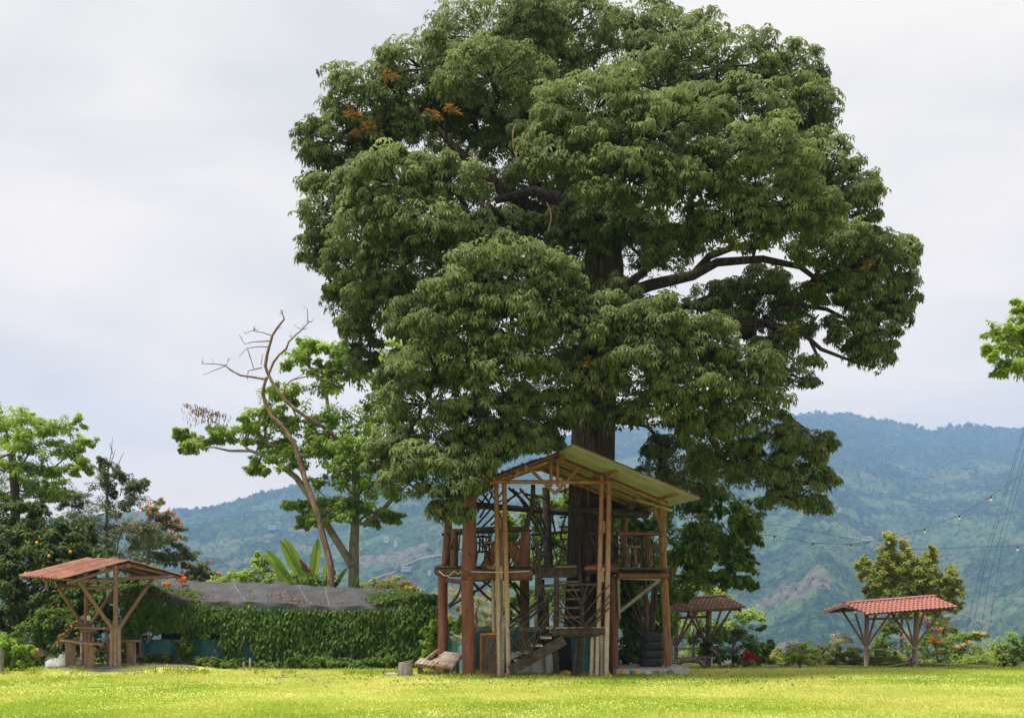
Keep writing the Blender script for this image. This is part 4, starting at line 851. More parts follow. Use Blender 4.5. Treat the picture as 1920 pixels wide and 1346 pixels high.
# concrete footing with painted stones along its front
sl = MB(); a, b = P(1148, 1262, 27.0), P(1276, 1258, 27.9)
outl = [(a.x, 26.75), (2.6, 26.6), (b.x - .1, 26.8), (b.x + .12, 27.2), (b.x + .1, 29.2), (a.x, 29.4)]
sl._add([(x, y, .155 + random.uniform(-.01, .01)) for x, y in outl] + [(x * 1.0, y - (.12 if y < 27.5 else -.1), -.15) for x, y in outl], [(5, 4, 3, 2, 1, 0)[::-1]] + [(i, (i + 1) % 6, 6 + (i + 1) % 6, 6 + i)[::-1] for i in range(6)])
single('footing', sl, 'concrete', 'low rough concrete footing under the tyres and cane column', 'footing', (a.x, 27.5, 0), smooth=False)
for (x, m_, lab) in [(1062, 'paint_yellow', 'yellow painted stone at the foot of the stairs'), (1138, 'paint_yellow', 'yellow painted stone right beside the red post'), (1168, 'paint_yellow', 'yellow painted stone at the footing, left of the tyres'), (1196, 'paint_yellow', 'yellow painted stone before the tyres'),
                     (1186, 'paint_green', 'green painted stone between the yellow ones'), (1214, 'stone_white', 'pale unpainted stone before the tyre stack'), (1232, 'stone_brown', 'brown stone at the cane column'), (1256, 'paint_green', 'round green painted stone right of the cane column'), (1176, 'stone_white', 'pale stone at the footing edge beside the red post')]:
    c = P(x, 1262, 26.55); c.z = G(c.x, c.y) + .05
    single('edging_stone', MB().rock(c, random.uniform(.075, .11), (1.15, .8, .8)), m_, lab, 'stone', c, 'stones along the footing')
single('boulder', MB().rock(P(1266, 1256, 27.1) * 1, .26, (1.2, .9, .45), 9, 6), 'concrete', 'grey rounded boulder at the right end of the footing', 'stone', P(1266, 1256, 27.1))

def lattice_panel():
    p0, p1 = P(902, 1266, 26.35), P(934, 1266, 25.98); p0.z = p1.z = 0.0; h = 1.02; up = Vector((.0, .05, 1)).normalized()
    T = Thing('lattice_panel', 'orange wooden lattice gate panel leaning behind the bamboo poles', 'lattice', p0)
    A = T.add; x = (p1 - p0).normalized(); w = (p1 - p0).length
    A('frame_stile', MB().plank(p0, p0 + up * h, .07, .045, Vector((0, -1, 0))), 'wood_orange'); A('frame_stile', MB().plank(p1, p1 + up * (h + .03), .06, .045, Vector((0, -1, 0))), 'wood_orange')
    A('frame_rail', MB().plank(p0 + up * h, p1 + up * (h + .03), .07, .05), 'wood_orange'); A('frame_rail', MB().plank(p0 + up * .05, p1 + up * .05, .06, .05), 'wood_orange')
    s = .085
    for sg, off in ((1, .008), (-1, -.008)):
        k = -int(h / s)
        while k * s < w + h:
            # diagonal lath clipped to the panel
            pts = []
            for t in np.linspace(0, h, 30):
                xx = k * s + (t if sg > 0 else h - t)
                if 0 <= xx <= w: pts.append((xx, t))
            if len(pts) > 2:
                q0, q1 = pts[0], pts[-1]; nrm = x.cross(up) * off
                A('lath', MB().plank(p0 + x * q0[0] + up * q0[1] + nrm, p0 + x * q1[0] + up * q1[1] + nrm, .012, .028, x.cross(up)), 'wood_tan')
            k += 1
lattice_panel()

def tarp(name, label, pts, z0f, z1f, mat, folds=14, amp=.04, loc=None, post=True):
    """cloth hung along a line of ground points"""
    T = Thing(name, label, 'tarp', loc or Vector((pts[0][0], pts[0][1], 0)))
    pts = [np.array(p, float) for p in pts]
    def at(s):
        f = s * (len(pts) - 1); i = min(int(f), len(pts) - 2); return pts[i] + (pts[i + 1] - pts[i]) * (f - i)
    ph = [random.uniform(0, 6) for _ in range(4)]
    def fn(s, t):
        p = at(s); q = amp * (math.sin(s * folds * 6.28 + ph[0] + 1.2 * t) * (.4 + .6 * t) + .5 * math.sin(s * folds * 2.3 * 6.28 + ph[1]))
        z0, z1 = z0f(s), z1f(s); return Vector((p[0] + q * .3, p[1] + q, z0 + (z1 - z0) * t - .05 * math.sin(s * 9) * t * (1 - t)))
    T.add('cloth', MB().grid(fn, 80, 7), mat)
    if post:
        for k in range(len(pts)):
            p = pts[k]; s = k / (len(pts) - 1); T.add('stake', MB().log((p[0], p[1] + .06, -.1), (p[0], p[1] + .06, z1f(s) + .03), .03, .028, 7, .04), 'wood_grey')
    return T
t1 = tarp('tarp_fence', 'pale teal plastic sheet fence behind the rustic lounger', [(P(822, 0, 28.4).x, 28.4), (P(845, 0, 28.2).x, 28.2), (P(872, 0, 27.3).x, 27.3)], lambda s: .0, lambda s: .98 - .28 * s, 'tarp_pale', 3, .05)
t1.add('pole', MB().stick(P(822, 1180, 28.35), P(872, 1198, 27.25), .035, 6, .02, 8, .035), 'wood_weather')
tarp('tarp_fence', 'dark teal tarp strung below the deck behind the stairs', [(P(888, 0, 29).x, 29), (P(960, 0, 29.2).x, 29.2), (P(1040, 0, 29.4).x, 29.4), (P(1078, 0, 27.75).x, 27.75), (P(1132, 0, 27.6).x, 27.6)], lambda s: .0, lambda s: 1.02 + .06 * math.sin(s * 7), 'tarp_teal', 5, .05)
tarp('plastic_sheet', 'crumpled translucent grey plastic sheet stuffed below the stair', [(P(955, 0, 27.4).x, 27.4), (P(1000, 0, 27.2).x, 27.2), (P(1042, 0, 27.4).x, 27.4)], lambda s: .0, lambda s: .62 - .25 * abs(s - .4), 'sheet_plastic', 3, .10, None, False)

def lounger():
    c = P(820, 1262, 26.5); c.z = G(c.x, c.y); T = Thing('lounger', 'rustic lounger of weathered pale slats with a raised back by the red log post', 'lounger', c, None)
    q = lambda u, v, D: P(720 + u / 10.355, 1150 + v / 10.355, D); A = T.add
    # back: from the log rail up to the top by the post
    b0f, b1f = q(1310, 1050, 26.1), q(1520, 775, 26.55); b0b, b1b = q(930, 935, 27.0), q(1190, 745, 27.2)
    for k in range(6):
        t = (k + .5) / 6; a = b0b.lerp(b1b, t); b = b0f.lerp(b1f, t); ex = (b - a) * .03
        A('back_slat', MB().plank(a - ex, b + ex, .088, .028, (b1f - b0f).cross(b - a).normalized(), .008), 'wood_weather')
    A('side_rail', MB().log(b0f + Vector((0, 0, -.04)), b1f + (b1f - b0f) * .1 + Vector((0, 0, -.04)), .04, .038, 8, .05), 'wood_tan'); A('side_rail', MB().log(b0b + Vector((0, 0, -.04)), b1b + Vector((0, 0, -.04)), .038, .036, 8, .05), 'wood_tan')
    A('front_rail', MB().log(q(975, 1000, 26.25), q(1350, 1060, 26.1), .052, .05, 9, .06), 'bark_dead')
    s0, s1 = q(600, 965, 26.6), q(985, 1010, 26.3)
    for k in range(5):
        t = (k + .5) / 5; a = s0.lerp(s1, t); d = Vector((.08, .62, .10)) * (1 - .25 * (abs(t - .5) < .2)); A('seat_slat', MB().plank(a + Vector((0, -.06, 0)), a + d, .088, .028, Vector((0, 0, 1)), .008), 'wood_weather')
    A('seat_rail', MB().log(s0 + Vector((0, 0, -.05)), s1 + Vector((0, 0, -.05)), .035, .035, 8, .05), 'bark_dead'); A('seat_rail', MB().log(s0 + Vector((.05, .5, .03)), s1 + Vector((.05, .5, .04)), .035, .035, 8, .05), 'bark_dead')
    for p in (s0 + Vector((.1, .05, 0)), s0 + Vector((.12, .45, .05)), q(1020, 1040, 26.3), q(1300, 1075, 26.15), q(1230, 850, 27.0), b1f + Vector((-.12, .02, -.12)), b1b):
        A('leg', MB().log(Vector((p.x, p.y, G(p.x, p.y) - .03)), p + Vector((0, 0, -.03)), .042, .04, 8, .06), 'bark_dead')
lounger()
c = P(760, 1262, 26.3); c.z = G(c.x, c.y)
st = MB(); st.log(c + Vector((0, 0, -.05)), c + Vector((0, 0, .33)), .19, .175, 16, .05, 0, 6); st.plank(c + Vector((-.04, -.02, .335)), c + Vector((.16, .05, .36)), .16, .02)
T = Thing('tree_stump', 'pale sawn tree stump beside the lounger', 'stump', c)
T.add('stump', MB().log(c + Vector((0, 0, -.05)), c + Vector((0, 0, .33)), .19, .175, 16, .05, 0, 6), 'wood_grey'); T.add('bark_chip', MB().plank(c + Vector((-.04, -.02, .337)), c + Vector((.16, .05, .36)), .16, .02), 'bark_dead')
single('driftwood', MB().tube([P(798, 1240, 27.2), P(810, 1228, 27.1), P(822, 1218, 27.0)], [.07, .06, .035], 8, True, .1), 'bark_dead', 'short dark leaning log behind the lounger', 'log', P(798, 1240, 27.2))
c = P(735, 1259, 26.6); c.z = G(c.x, c.y); single('stepping_stone', MB().rock(c + Vector((0, 0, .02)), .14, (1.4, 1, .35)), 'concrete', 'flat pale stone in the grass left of the stump', 'stone', c)
for (x, h) in [(457, 17), (469, 24)]:
    c = P(x, 1250, 28.6); c.z = G(c.x, c.y); single('marker_stake', MB().log(c + Vector((0, 0, -.05)), c + Vector((0, 0, h / 70)), .032, .03, 8, .05), 'wood_weather', 'taller short pale stake in the grass before the vines' if h > 20 else 'shorter pale stake in the grass before the vines', 'stake', c)
c = P(2, 1246, 27); c.z = G(c.x, c.y); single('marker_post', MB().log(c + Vector((0, 0, -.05)), c + Vector((0, 0, .6)), .07, .065, 9, .04), 'wood_grey', 'grey stub post at the edge of the left flower bed', 'post', c)

# ------------------------------------------------------------------ left shelter
def left_shelter():
    W = lambda u, v, D: P(u / 4.571, 1000 + v / 4.571, D)
    E1, E2, A0, B0 = P(129, 1087, 26.5), P(36, 1077, 27.5), P(240, 1053, 28.0), P(170, 1050, 29.3)
    F1 = P(340, 1078, 29.4); F2 = F1 + (B0 - A0)
    base = P(217, 1249, 27.7); T = Thing('picnic_shelter', 'bamboo picnic shelter with pale red corrugated roof before the vine shed', 'shelter', (base.x, base.y, G(base.x, base.y))); A = T.add
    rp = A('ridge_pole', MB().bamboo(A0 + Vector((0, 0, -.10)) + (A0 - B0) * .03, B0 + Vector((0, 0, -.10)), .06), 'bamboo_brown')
    # sheets in three courses: waves run down the slope
    def slope(e1, e2, r1, r2, nc, mats):
        u = (e2 - e1); lu = u.length; u = u / lu; w = ((e1 - r1) + (e2 - r2)) / 2; lw = w.length; w = w / lw
        for c in range(3):
            for k in range(nc):
                st = r1.lerp(r2, k / nc) + w * (lw * (c / 3) - .03) + Vector((0, 0, .02 * (2 - c) * .6 + random.uniform(0, .012))) - u * .03
                A('roof_sheet', corr_sheet(st, u, w, lu / nc + .07, lw / 3 + .10,   .11, .022, .006, (0, 1)), mats, rp)
    slope(E1, E2, A0, B0, 3, ['sheet_red', 'sheet_oldred']); slope(F1, F2, A0, B0, 3, ['sheet_red', 'sheet_oldred'])
    A('ridge_cap', MB().grid(lambda s, t: A0.lerp(B0, s) + ((E1 - A0) if t < .5 else (F1 - A0)).normalized() * abs(t - .5) * .42 + Vector((0, 0, .055)), 3, 5), 'sheet_red', rp)
    dz = Vector((0, 0, -.075))
    for t in (0.02, .5, .97):
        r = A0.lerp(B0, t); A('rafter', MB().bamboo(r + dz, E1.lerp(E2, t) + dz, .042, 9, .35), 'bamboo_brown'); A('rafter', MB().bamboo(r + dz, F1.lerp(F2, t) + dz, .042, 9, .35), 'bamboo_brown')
    for (e1, e2, r1, r2) in ((E1, E2, A0, B0), (F1, F2, A0, B0)):
        A('purlin', MB().bamboo(r1.lerp(e1, .72) + dz * 2.1, r2.lerp(e2, .72) + dz * 2.1, .04), 'bamboo_brown')
    # two clusters of posts under the ridge ends
    def cluster(px, D, top, tops, br, py=1180, w=8):
        g = Vector((P(px, 0, D).x, D, G(P(px, 0, D).x, D) - .05)); hub = P(px, py, D)
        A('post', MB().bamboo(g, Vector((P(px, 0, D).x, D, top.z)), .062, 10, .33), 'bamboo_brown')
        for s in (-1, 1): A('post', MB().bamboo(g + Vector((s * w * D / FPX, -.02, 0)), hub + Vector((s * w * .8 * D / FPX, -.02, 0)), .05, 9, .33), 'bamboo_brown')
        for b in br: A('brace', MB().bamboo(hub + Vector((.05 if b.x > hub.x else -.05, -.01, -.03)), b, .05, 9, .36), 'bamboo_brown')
    hubf = P(217, 1180, 27.7)
    cluster(217, 27.7, A0 + Vector((0, 0, -.12)), None, [P(148, 1089, 27.0), P(287, 1083, 28.9)])
    cluster(162, 28.9, B0 + Vector((0, 0, -.12)), None, [P(110, 1102, 28.2), P(214, 1105, 30.0)], 1176)
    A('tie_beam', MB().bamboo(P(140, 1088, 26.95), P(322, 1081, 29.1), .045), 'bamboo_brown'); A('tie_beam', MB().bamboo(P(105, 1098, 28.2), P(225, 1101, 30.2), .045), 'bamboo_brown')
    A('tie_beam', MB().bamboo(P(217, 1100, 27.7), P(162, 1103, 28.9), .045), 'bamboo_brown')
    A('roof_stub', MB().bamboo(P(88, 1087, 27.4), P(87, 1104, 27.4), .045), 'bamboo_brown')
    A('table_board', MB().plank(P(162, 1176, 28.85) + Vector((-.12, 0, 0)), P(212, 1178, 27.75), .42, .05), 'wood_tan'); A('table_support', MB().log(P(152, 1181, 28.8), P(182, 1181, 28.6), .06, .06, 9, .05), 'wood_tan')
    s = P(166, 1158, 28.7); A('notice_card', MB().box(s, (.09, .01, .13), Matrix.Rotation(R(-6), 3, 'Y')), 'paper')
    def bench(a, b, l1, l2, lab, ht):
        Tb = Thing('bench', lab, 'bench', ((a.x + b.x) / 2, (a.y + b.y) / 2, G(a.x, a.y)), 'benches under the left shelter')
        Tb.add('seat', MB().plank(a, b, .26, .045, Vector((0, 0, 1)), .012), 'wood_tan')
        for l in (l1, l2): Tb.add('leg', MB().box((l.x, l.y, (G(l.x, l.y) - .05 + l.z) / 2), (.23, .16, l.z - G(l.x, l.y) + .05), Matrix.Rotation(.4, 3, 'Z'), .015), 'wood_tan')
    bench(P(124, 1200, 28.3), P(183, 1207, 27.3), P(132, 1204, 28.15), P(167, 1208, 27.55), 'short plank bench on two stump legs at the left of the shelter posts', .5)
    bench(P(201, 1200, 28.9), P(256, 1201, 28.2), P(208, 1202, 28.8), P(247, 1203, 28.3), 'short plank bench on two stump legs between the shelter posts and the vines', .5)
left_shelter()
gm = MB(); cc = P(232, 1250, 28.6)
def gmf(s, t):
    th = 2 * math.pi * s; r = t * (1 + .12 * math.sin(3 * th) + .08 * math.sin(5 * th + 1)); x = cc.x + 1.75 * r * math.cos(th); y = 28.4 + 1.3 * r * math.sin(th); return Vector((x, y, G(x, y) + .02 * (1 - t) + .008))
gm.grid(gmf, 40, 10)
o = bpy.data.objects.new('gravel_patch', gm.mesh('gravel_patch', 'gravel')); COL.objects.link(o); tag(o, kind='structure')
random.seed(5)
for k, (x, y, r, lab) in enumerate([(100, 1234, .22, 'largest white rock beside the left bench'), (112, 1236, .17, 'white rock between two others by the left bench'), (121, 1233, .2, 'pale pointed rock beside the bench leg'), (144, 1237, .15, 'white rock behind the bench legs')]):
    c = P(x, 1243, 28.3); c.z = G(c.x, c.y) + r * .4; single('rock', MB().rock(c, r, (1.1, .9, .9 if k != 2 else 1.4), 8, 6), 'stone_white', lab, 'rock', c, 'white rocks by the left shelter', smooth=False)
c = P(66, 1238, 28.6); single('rotting_log', MB().log(P(40, 1236, 28.8), P(78, 1222, 28.6), .14, .12, 10, .08), 'bark_dead', 'short mossy reddish log lying in the left flower bed', 'log', c)

# ------------------------------------------------------------------ tiled shelters
def tile_mesh(name, w, L, mat):
    n = 6; vs, fs = [], []
    for j, (y, k) in enumerate(((0, .92), (L, 1.05))):
        for i in range(n + 1):
            th = math.pi * (i / n); vs.append((-math.cos(th) * w * .5 * k, y, math.sin(th) * w * .36 * k + (.012 if j else 0)))
    for i in range(n): fs.append((i, i + 1, n + 1 + i + 1, n + 1 + i))
    o2 = len(vs); vs += [(x * .86, y, z * .72) for x, y, z in vs[n + 1:2 * n + 2]]
    for i in range(n): fs.append((n + 1 + i, n + 1 + i + 1, o2 + i + 1, o2 + i))
    mb = MB(); mb._add(vs, fs); return mb.mesh(name, mat)
def tiled_shelter(label, D, ridge, eave, backl, posts, mat, nx, ny, zb, extras):
    """ridge/eave: left and right pixel ends; backl: left end of the hidden eave"""
    (r0, r1), (e0, e1) = ridge, eave
    R0, R1 = P(*r0, D), P(*r1, D + .3); E0, E1 = P(*e0, D - 1.05), P(*e1, D - .75); K0 = P(*backl, D + 1.1); K1 = K0 + (R1 - R0)
    p0 = posts[0]; T = Thing('tiled_shelter', label, 'shelter', (P(p0[0], 0, D).x, D, G(P(p0[0], 0, D).x, D)), None); A = T.add
    rp = A('ridge_beam', MB().log(R0 + Vector((0, 0, -.09)), R1 + Vector((0, 0, -.09)), .055, .055, 9, .04), 'wood_tan')
    for (e0_, e1_) in ((E0, E1), (K0, K1)):
        u = (R1 - R0); lu = u.length; u = u / lu; w = ((e0_ - R0) + (e1_ - R1)) / 2; lw = w.length; w = w / lw; nrm = u.cross(w).normalized()
        if nrm.z < 0: nrm = -nrm
        A('roof_lining', MB()._add([R0 + nrm * -.012, R1 + nrm * -.012, R1 + w * lw * .98 - nrm * .012, R0 + w * lw * .98 - nrm * .012, R0 - nrm * .035, R1 - nrm * .035, R1 + w * lw * .98 - nrm * .035, R0 + w * lw * .98 - nrm * .035],
                                   [(0, 1, 2, 3), (7, 6, 5, 4), (0, 4, 5, 1), (1, 5, 6, 2), (2, 6, 7, 3), (3, 7, 4, 0)]), 'wood_tan', rp, smooth=False)
        pw = lu / nx; pl = lw / ny; tmn = tile_mesh('roof_tile', pw * 1.02, pl * 1.16, mat)
        x = u if u.cross(w).z > 0 else -u
        for i in range(nx):
            for j in range(ny):
                st = R0 + u * (pw * (i + .5)) + w * (pl * j) + nrm * (-.008)
                M = Matrix(((x.x, w.x, nrm.x, st.x), (x.y, w.y, nrm.y, st.y), (x.z, w.z, nrm.z, st.z), (0, 0, 0, 1)))
                T.inst('roof_tile', tmn, M @ Matrix.Rotation(R(random.uniform(-.8, .8)), 4, 'Z'), rp)
    A('ridge_cap', MB().grid(lambda s, t: R0.lerp(R1, s) + ((E0 - R0) if t < .5 else (K0 - R0)).normalized() * abs(t - .5) * .36 + Vector((0, 0, .075)), 4, 7), mat, rp)
    A('gable_rafter', MB().plank(R0 + Vector((0, 0, -.07)), E0 + Vector((0, 0, -.06)), .05, .10), 'wood_tan'); A('gable_rafter', MB().plank(R0 + Vector((0, 0, -.07)), K0 + Vector((0, 0, -.06)), .05, .10), 'wood_tan')
    A('gable_rafter', MB().plank(R1 + Vector((0, 0, -.07)), E1 + Vector((0, 0, -.06)), .05, .10), 'wood_tan'); A('gable_rafter', MB().plank(R1 + Vector((0, 0, -.07)), K1 + Vector((0, 0, -.06)), .05, .10), 'wood_tan')
    A('eave_beam', MB().log(R0.lerp(E0, .75) + Vector((0, 0, -.11)), R1.lerp(E1, .75) + Vector((0, 0, -.11)), .05, .05, 8, .04), 'wood_tan'); A('eave_beam', MB().log(R0.lerp(K0, .75) + Vector((0, 0, -.11)), R1.lerp(K1, .75) + Vector((0, 0, -.11)), .05, .05, 8, .04), 'wood_tan')
    hz = None
    for (px, r, by) in posts:
        f = (px - r0[0]) / (r1[0] - r0[0]); top = R0.lerp(R1, f) + Vector((0, 0, -.1)); bx = P(px, 0, D).x
        A('post', MB().log((bx, D, G(bx, D) - .06), (top.x, D, top.z), r, r * .92, 11, .04), 'bamboo_brown')
        hub = P(px, by, D - .03)
        for (dx, dd) in ((-.62, -.72), (.62, -.72), (-.62, .72), (.62, .72)):
            slope_z = (E0.z + (R0.z - E0.z) * .25) if dd < 0 else (K0.z + (R0.z - K0.z) * .25)
            A('brace', MB().log(hub + Vector((dx * .08, dd * .05, 0)), Vector((bx + dx, D + dd, slope_z - .08)), .045, .042, 8, .05), 'bamboo_brown')
    for ex in extras:
        if ex[0] == 'log': A(ex[5], MB().log(P(ex[1][0], ex[1][1], D + ex[3]), P(ex[2][0], ex[2][1], D + ex[3]), ex[4], ex[4], 9, .05), 'bamboo_brown')
        else: A(ex[5], MB().plank(P(ex[1][0], ex[1][1], D + ex[3]), P(ex[2][0], ex[2][1], D + ex[3]), ex[4], .05), 'wood_weather')
    return T
tiled_shelter('small shelter with weathered brown tile roof half hidden by the cane column', 36.0, ((1230, 1126), (1362, 1117)), ((1273, 1144), (1389, 1141)), (1196, 1139),
              [(1267, .075, 1208), (1327, .105, 1208)], 'tile_brown', 17, 6, -.3,
              [('plank', (1270, 1216), (1333, 1214), -.2, .30, 'table_board'), ('plank', (1272, 1233), (1338, 1231), -.55, .20, 'bench_board'), ('log', (1267, 1158), (1327, 1156), 0, .045, 'tie_beam'), ('log', (1275, 1232), (1275, 1252), -.5, .05, 'bench_leg'), ('log', (1320, 1232), (1320, 1254), -.5, .05, 'bench_leg')])
tiled_shelter('small open shelter with red tile roof standing apart on the lawn edge', 38.0, ((1583, 1131), (1750, 1118)), ((1636, 1148), (1789, 1141)), (1545, 1144),
              [(1624, .085, 1208), (1715, .10, 1208)], 'tile_red', 21, 6, -.36,
              [('plank', (1629, 1217), (1716, 1215), -.1, .34, 'table_board'), ('log', (1624, 1160), (1712, 1158), 0, .045, 'tie_beam'), ('log', (1655, 1251), (1722, 1238), -.2, .03, 'foot_rail')])
for (pts, r, lab) in [([(1262, 1243), (1288, 1238), (1310, 1240)], .08, 'crooked fallen branch resting at the brown tiled shelter'), ([(1309, 1237), (1320, 1248), (1336, 1262)], .07, 'short fallen log slanting down to the lawn by the brown tiled shelter'), ([(1332, 1215), (1348, 1228), (1352, 1250), (1390, 1258)], .05, 'twisted dry root beside the brown tiled shelter'), ([(1340, 1250), (1372, 1246), (1400, 1254), (1420, 1246)], .04, 'dry branch lying before the dark bush')]:
    single('fallen_branch', MB().tube([P(x, y, 34.6) for x, y in pts], [r * (1 - .15 * k) for k in range(len(pts))], 8, True, .1), 'bark_dead', lab, 'branch', P(*pts[0], 34.6))

# ------------------------------------------------------------------ vine-covered shed with black tarp roof
def vine_shed():
    D = 30.0; x0, x1 = P(232, 0, D).x, P(812, 0, D).x; T = Thing('vine_shed', 'long low shed with sagging black tarp roof and walls covered by vines', 'shed', ((x0 + x1) / 2, D, 0)); A = T.add
    eave = [(200, 1118), (275, 1112), (330, 1124), (400, 1128), (520, 1130), (620, 1138), (700, 1135), (760, 1128), (790, 1122), (812, 1128)]; rdg = [(200, 1084), (275, 1088), (330, 1088), (400, 1090), (520, 1093), (620, 1100), (700, 1102), (760, 1106), (790, 1112), (812, 1121)]
    def line(tab, px): return float(np.interp(px, [q[0] for q in tab], [q[1] for q in tab]))
    def fn(s, t):
        px = 200 + 612 * s; e = P(px, line(eave, px), D - .12); r = P(px, line(rdg, px), D + 1.7)
        if t <= .15: return e + Vector((0, .05 + .03 * math.sin(s * 60), -.16 * (1 - t / .15) + .0))
        q = (t - .15) / .85; p = e.lerp(r, q); p.z += -.07 * math.sin(math.pi * q) * (.6 + .4 * math.sin(s * 22)) + .012 * math.sin(s * 90 + q * 4)
        return p
    rf = A('roof', MB().grid(fn, 110, 12), 'tarp_black', label='sagging black tarp roof')
    def fb(s, t):
        px = 200 + 612 * s; r = P(px, line(rdg, px), D + 1.7); return r + Vector((0, 1.9 * t, -.55 * t - .002))
    A('roof_back', MB().grid(fb, 60, 5), 'tarp_black')
    for (xa, ya, xb, yb) in [(437, 1094, 460, 1118), (560, 1098, 582, 1120), (610, 1108, 618, 1112)]:
        sx0 = (xa - 200) / 612; sx1 = (xb - 200) / 612; A('seam', MB().tube([fn(sx0 + (sx1 - sx0) * k / 6, .98 - .75 * k / 6) + Vector((0, 0, .006)) for k in range(7)], .005, 4), 'concrete', rf)
    for px in (262, 345, 430, 511, 600, 690, 780):
        b = P(px, 0, D); A('post', MB().log((b.x, D + .12, -.1), (b.x, D + .12, P(px, line(eave, px), D).z - .08), .055, .05, 9, .05), 'wood_grey')
    for px in (262, 430, 600, 780):
        b = P(px, 0, D); A('post', MB().log((b.x, D + 3.3, -.3), (b.x, D + 3.3, 1.6), .055, .05, 9, .05), 'wood_grey')
    A('back_cloth', MB().grid(lambda s, t: Vector((x0 + (x1 - x0) * s, D + 3.2 + .04 * math.sin(s * 50), -.2 + 1.8 * t)), 40, 4), 'tarp_black')
    A('wall_cloth', MB().grid(lambda s, t: Vector((x0 + .4 + (x1 - x0) * .48 * s, D + .2 + .03 * math.sin(s * 40), -.05 + .85 * t)), 50, 4), 'tarp_teal')
    for q in [(275, 1205, 290, 1187, .04), (395, 1245, 412, 1225, .04), (360, 1250, 375, 1232, .035)]: A('prop', MB().stick(P(q[0], q[1], D + .05), P(q[2], q[3], D + .05), q[4], 4, .02, 7, q[4]), 'wood_grey')
    # dark interior: side walls of vine
    LV = Leaves(); n = 9500
    px = rng.uniform(236, 820, n); u = rng.uniform(0, 1, n) ** .8
    et = np.interp(px, [q[0] for q in eave], [q[1] for q in eave]) + 3
    low = 1252 - 22 * (fbm(px / 26, px * 0, 3, 3) ) - 62 * sstep(.38, .55, fbm(px / 55 + 9, px * 0, 2, 8)) * (px < 720)
    py = et + (low - et) * u
    bulge = .16 + .14 * fbm(px / 40, py / 30, 3, 12) * 2 - .25 * rng.uniform(0, 1, n) ** 2
    d = D - .05 - bulge
    C = np.stack([(px - PX0) / FPX * D, d, EYE + (PY0 - py) / FPX * D], 1)
    N = unit(np.array([0, -1, .55]) + rng.normal(size=(n, 3)) * .42); Dd = unit(np.array([0, -.35, -1]) + rng.normal(size=(n, 3)) * .45)
    L_ = rng.uniform(.09, .17, n); t = .45 + .35 * (fbm(px / 18, py / 14, 3, 4) - .45) * 2 + rng.normal(size=n) * .16
    LV.blades(C, N, Dd, L_, L_ * .55, t, .2, .25)
    # right end turns the corner and climbs onto the roof
    n = 2600; py = 1112 + 140 * rng.uniform(0, 1, n); dd = D + rng.uniform(-.2, 2.2, n); px = 806 + 12 * np.sin((py - 1110) / 145 * 3.1) + rng.normal(size=n) * 4
    C = np.stack([(px - PX0) / FPX * D, dd, EYE + (PY0 - py) / FPX * D], 1); N = unit(np.array([1, -.4, .4]) + rng.normal(size=(n, 3)) * .4); L_ = rng.uniform(.09, .17, n)
    LV.blades(C, N, unit(np.array([.3, -.1, -1]) + rng.normal(size=(n, 3)) * .45), L_, L_ * .55, .4 + rng.normal(size=n) * .2, .2, .25)
    def roofleaves(cx, cy, rx, ry, n, hi=.10):
        pxs = cx + rx * rng.normal(size=n) * .5; f = np.clip(cy + ry * rng.normal(size=n) * .5, .12, .98)
        C = np.array([fn((min(max(x, 202), 810) - 200) / 612, q) for x, q in zip(pxs, f)]); C[:, 2] += rng.uniform(.01, hi, n); L2 = rng.uniform(.07, .13, n)
        LV.blades(C, unit(np.array([0, -.4, 1]) + rng.normal(size=(n, 3)) * .4), rdir(n), L2, L2 * .55, .55 + rng.normal(size=n) * .2, .2, .25)
    roofleaves(765, .35, 55, .5, 2300, .16); roofleaves(712, .45, 28, .25, 220); roofleaves(738, .6, 30, .3, 260); roofleaves(350, .4, 30, .3, 200); roofleaves(300, .4, 30, .35, 260); roofleaves(245, .5, 45, .6, 900, .2)
    A('vine_leaves', LV.mesh('vine_leaves', 'leaf_vine', T.loc), None, kind='stuff')
    LB = Leaves()
    for (cx, cy, rx, ry, n) in [(350, .35, 60, .3, 260), (520, .45, 20, .2, 70), (560, .3, 16, .15, 60), (470, .5, 10, .2, 16), (640, .4, 20, .2, 26), (430, .6, 120, .4, 60), (300, .3, 40, .3, 160), (600, .5, 100, .4, 40)]:
        pxs = cx + rx * rng.normal(size=n) * .5; f = np.clip(cy + ry * rng.normal(size=n) * .5, .16, .97); C = np.array([fn((min(max(x, 202), 808) - 200) / 612, q) for x, q in zip(pxs, f)]); C[:, 2] += rng.uniform(.008, .03, n)
        LB.blades(C, unit(np.array([0, -.5, 1]) + rng.normal(size=(n, 3)) * .5), rdir(n), rng.uniform(.04, .09, n), .045, rng.uniform(0, 1, n))
    A('dead_leaves', LB.mesh('dead_leaves', 'leaf_brown', T.loc), None, rf, 'stuff')
    FL = Leaves()
    for (px_, py_, r, n) in [(342, 1086, .14, 130), (313, 1094, .12, 70), (425, 1107, .07, 26), (248, 1160, .1, 24), (256, 1157, .09, 20), (232, 1190, .10, 20), (253, 1187, .06, 12)]:
        c = np.array(P(px_, py_, D + .1 if py_ > 1120 else D + 1.2)); c[1] -= .25 if py_ > 1120 else 0; e = rdir(n); FL.blades(c + e * r * np.array([1.2, 1, .8]) * rng.uniform(.4, 1, (n, 1)), unit(e + np.array([0, -.6, .4])), rdir(n), .07, .045, rng.uniform(0, 1, n))
    for k in range(60):
        px_ = rng.uniform(400, 780); py_ = rng.uniform(1195, 1245); c = np.array(P(px_, py_, D - .3)); n = 4; e = rdir(n); FL.blades(c + e * .03, e, rdir(n), .045, .03, rng.uniform(.4, 1, n))
    A('flowers', FL.mesh('flowers', 'flower_orange', T.loc), None, kind='stuff')
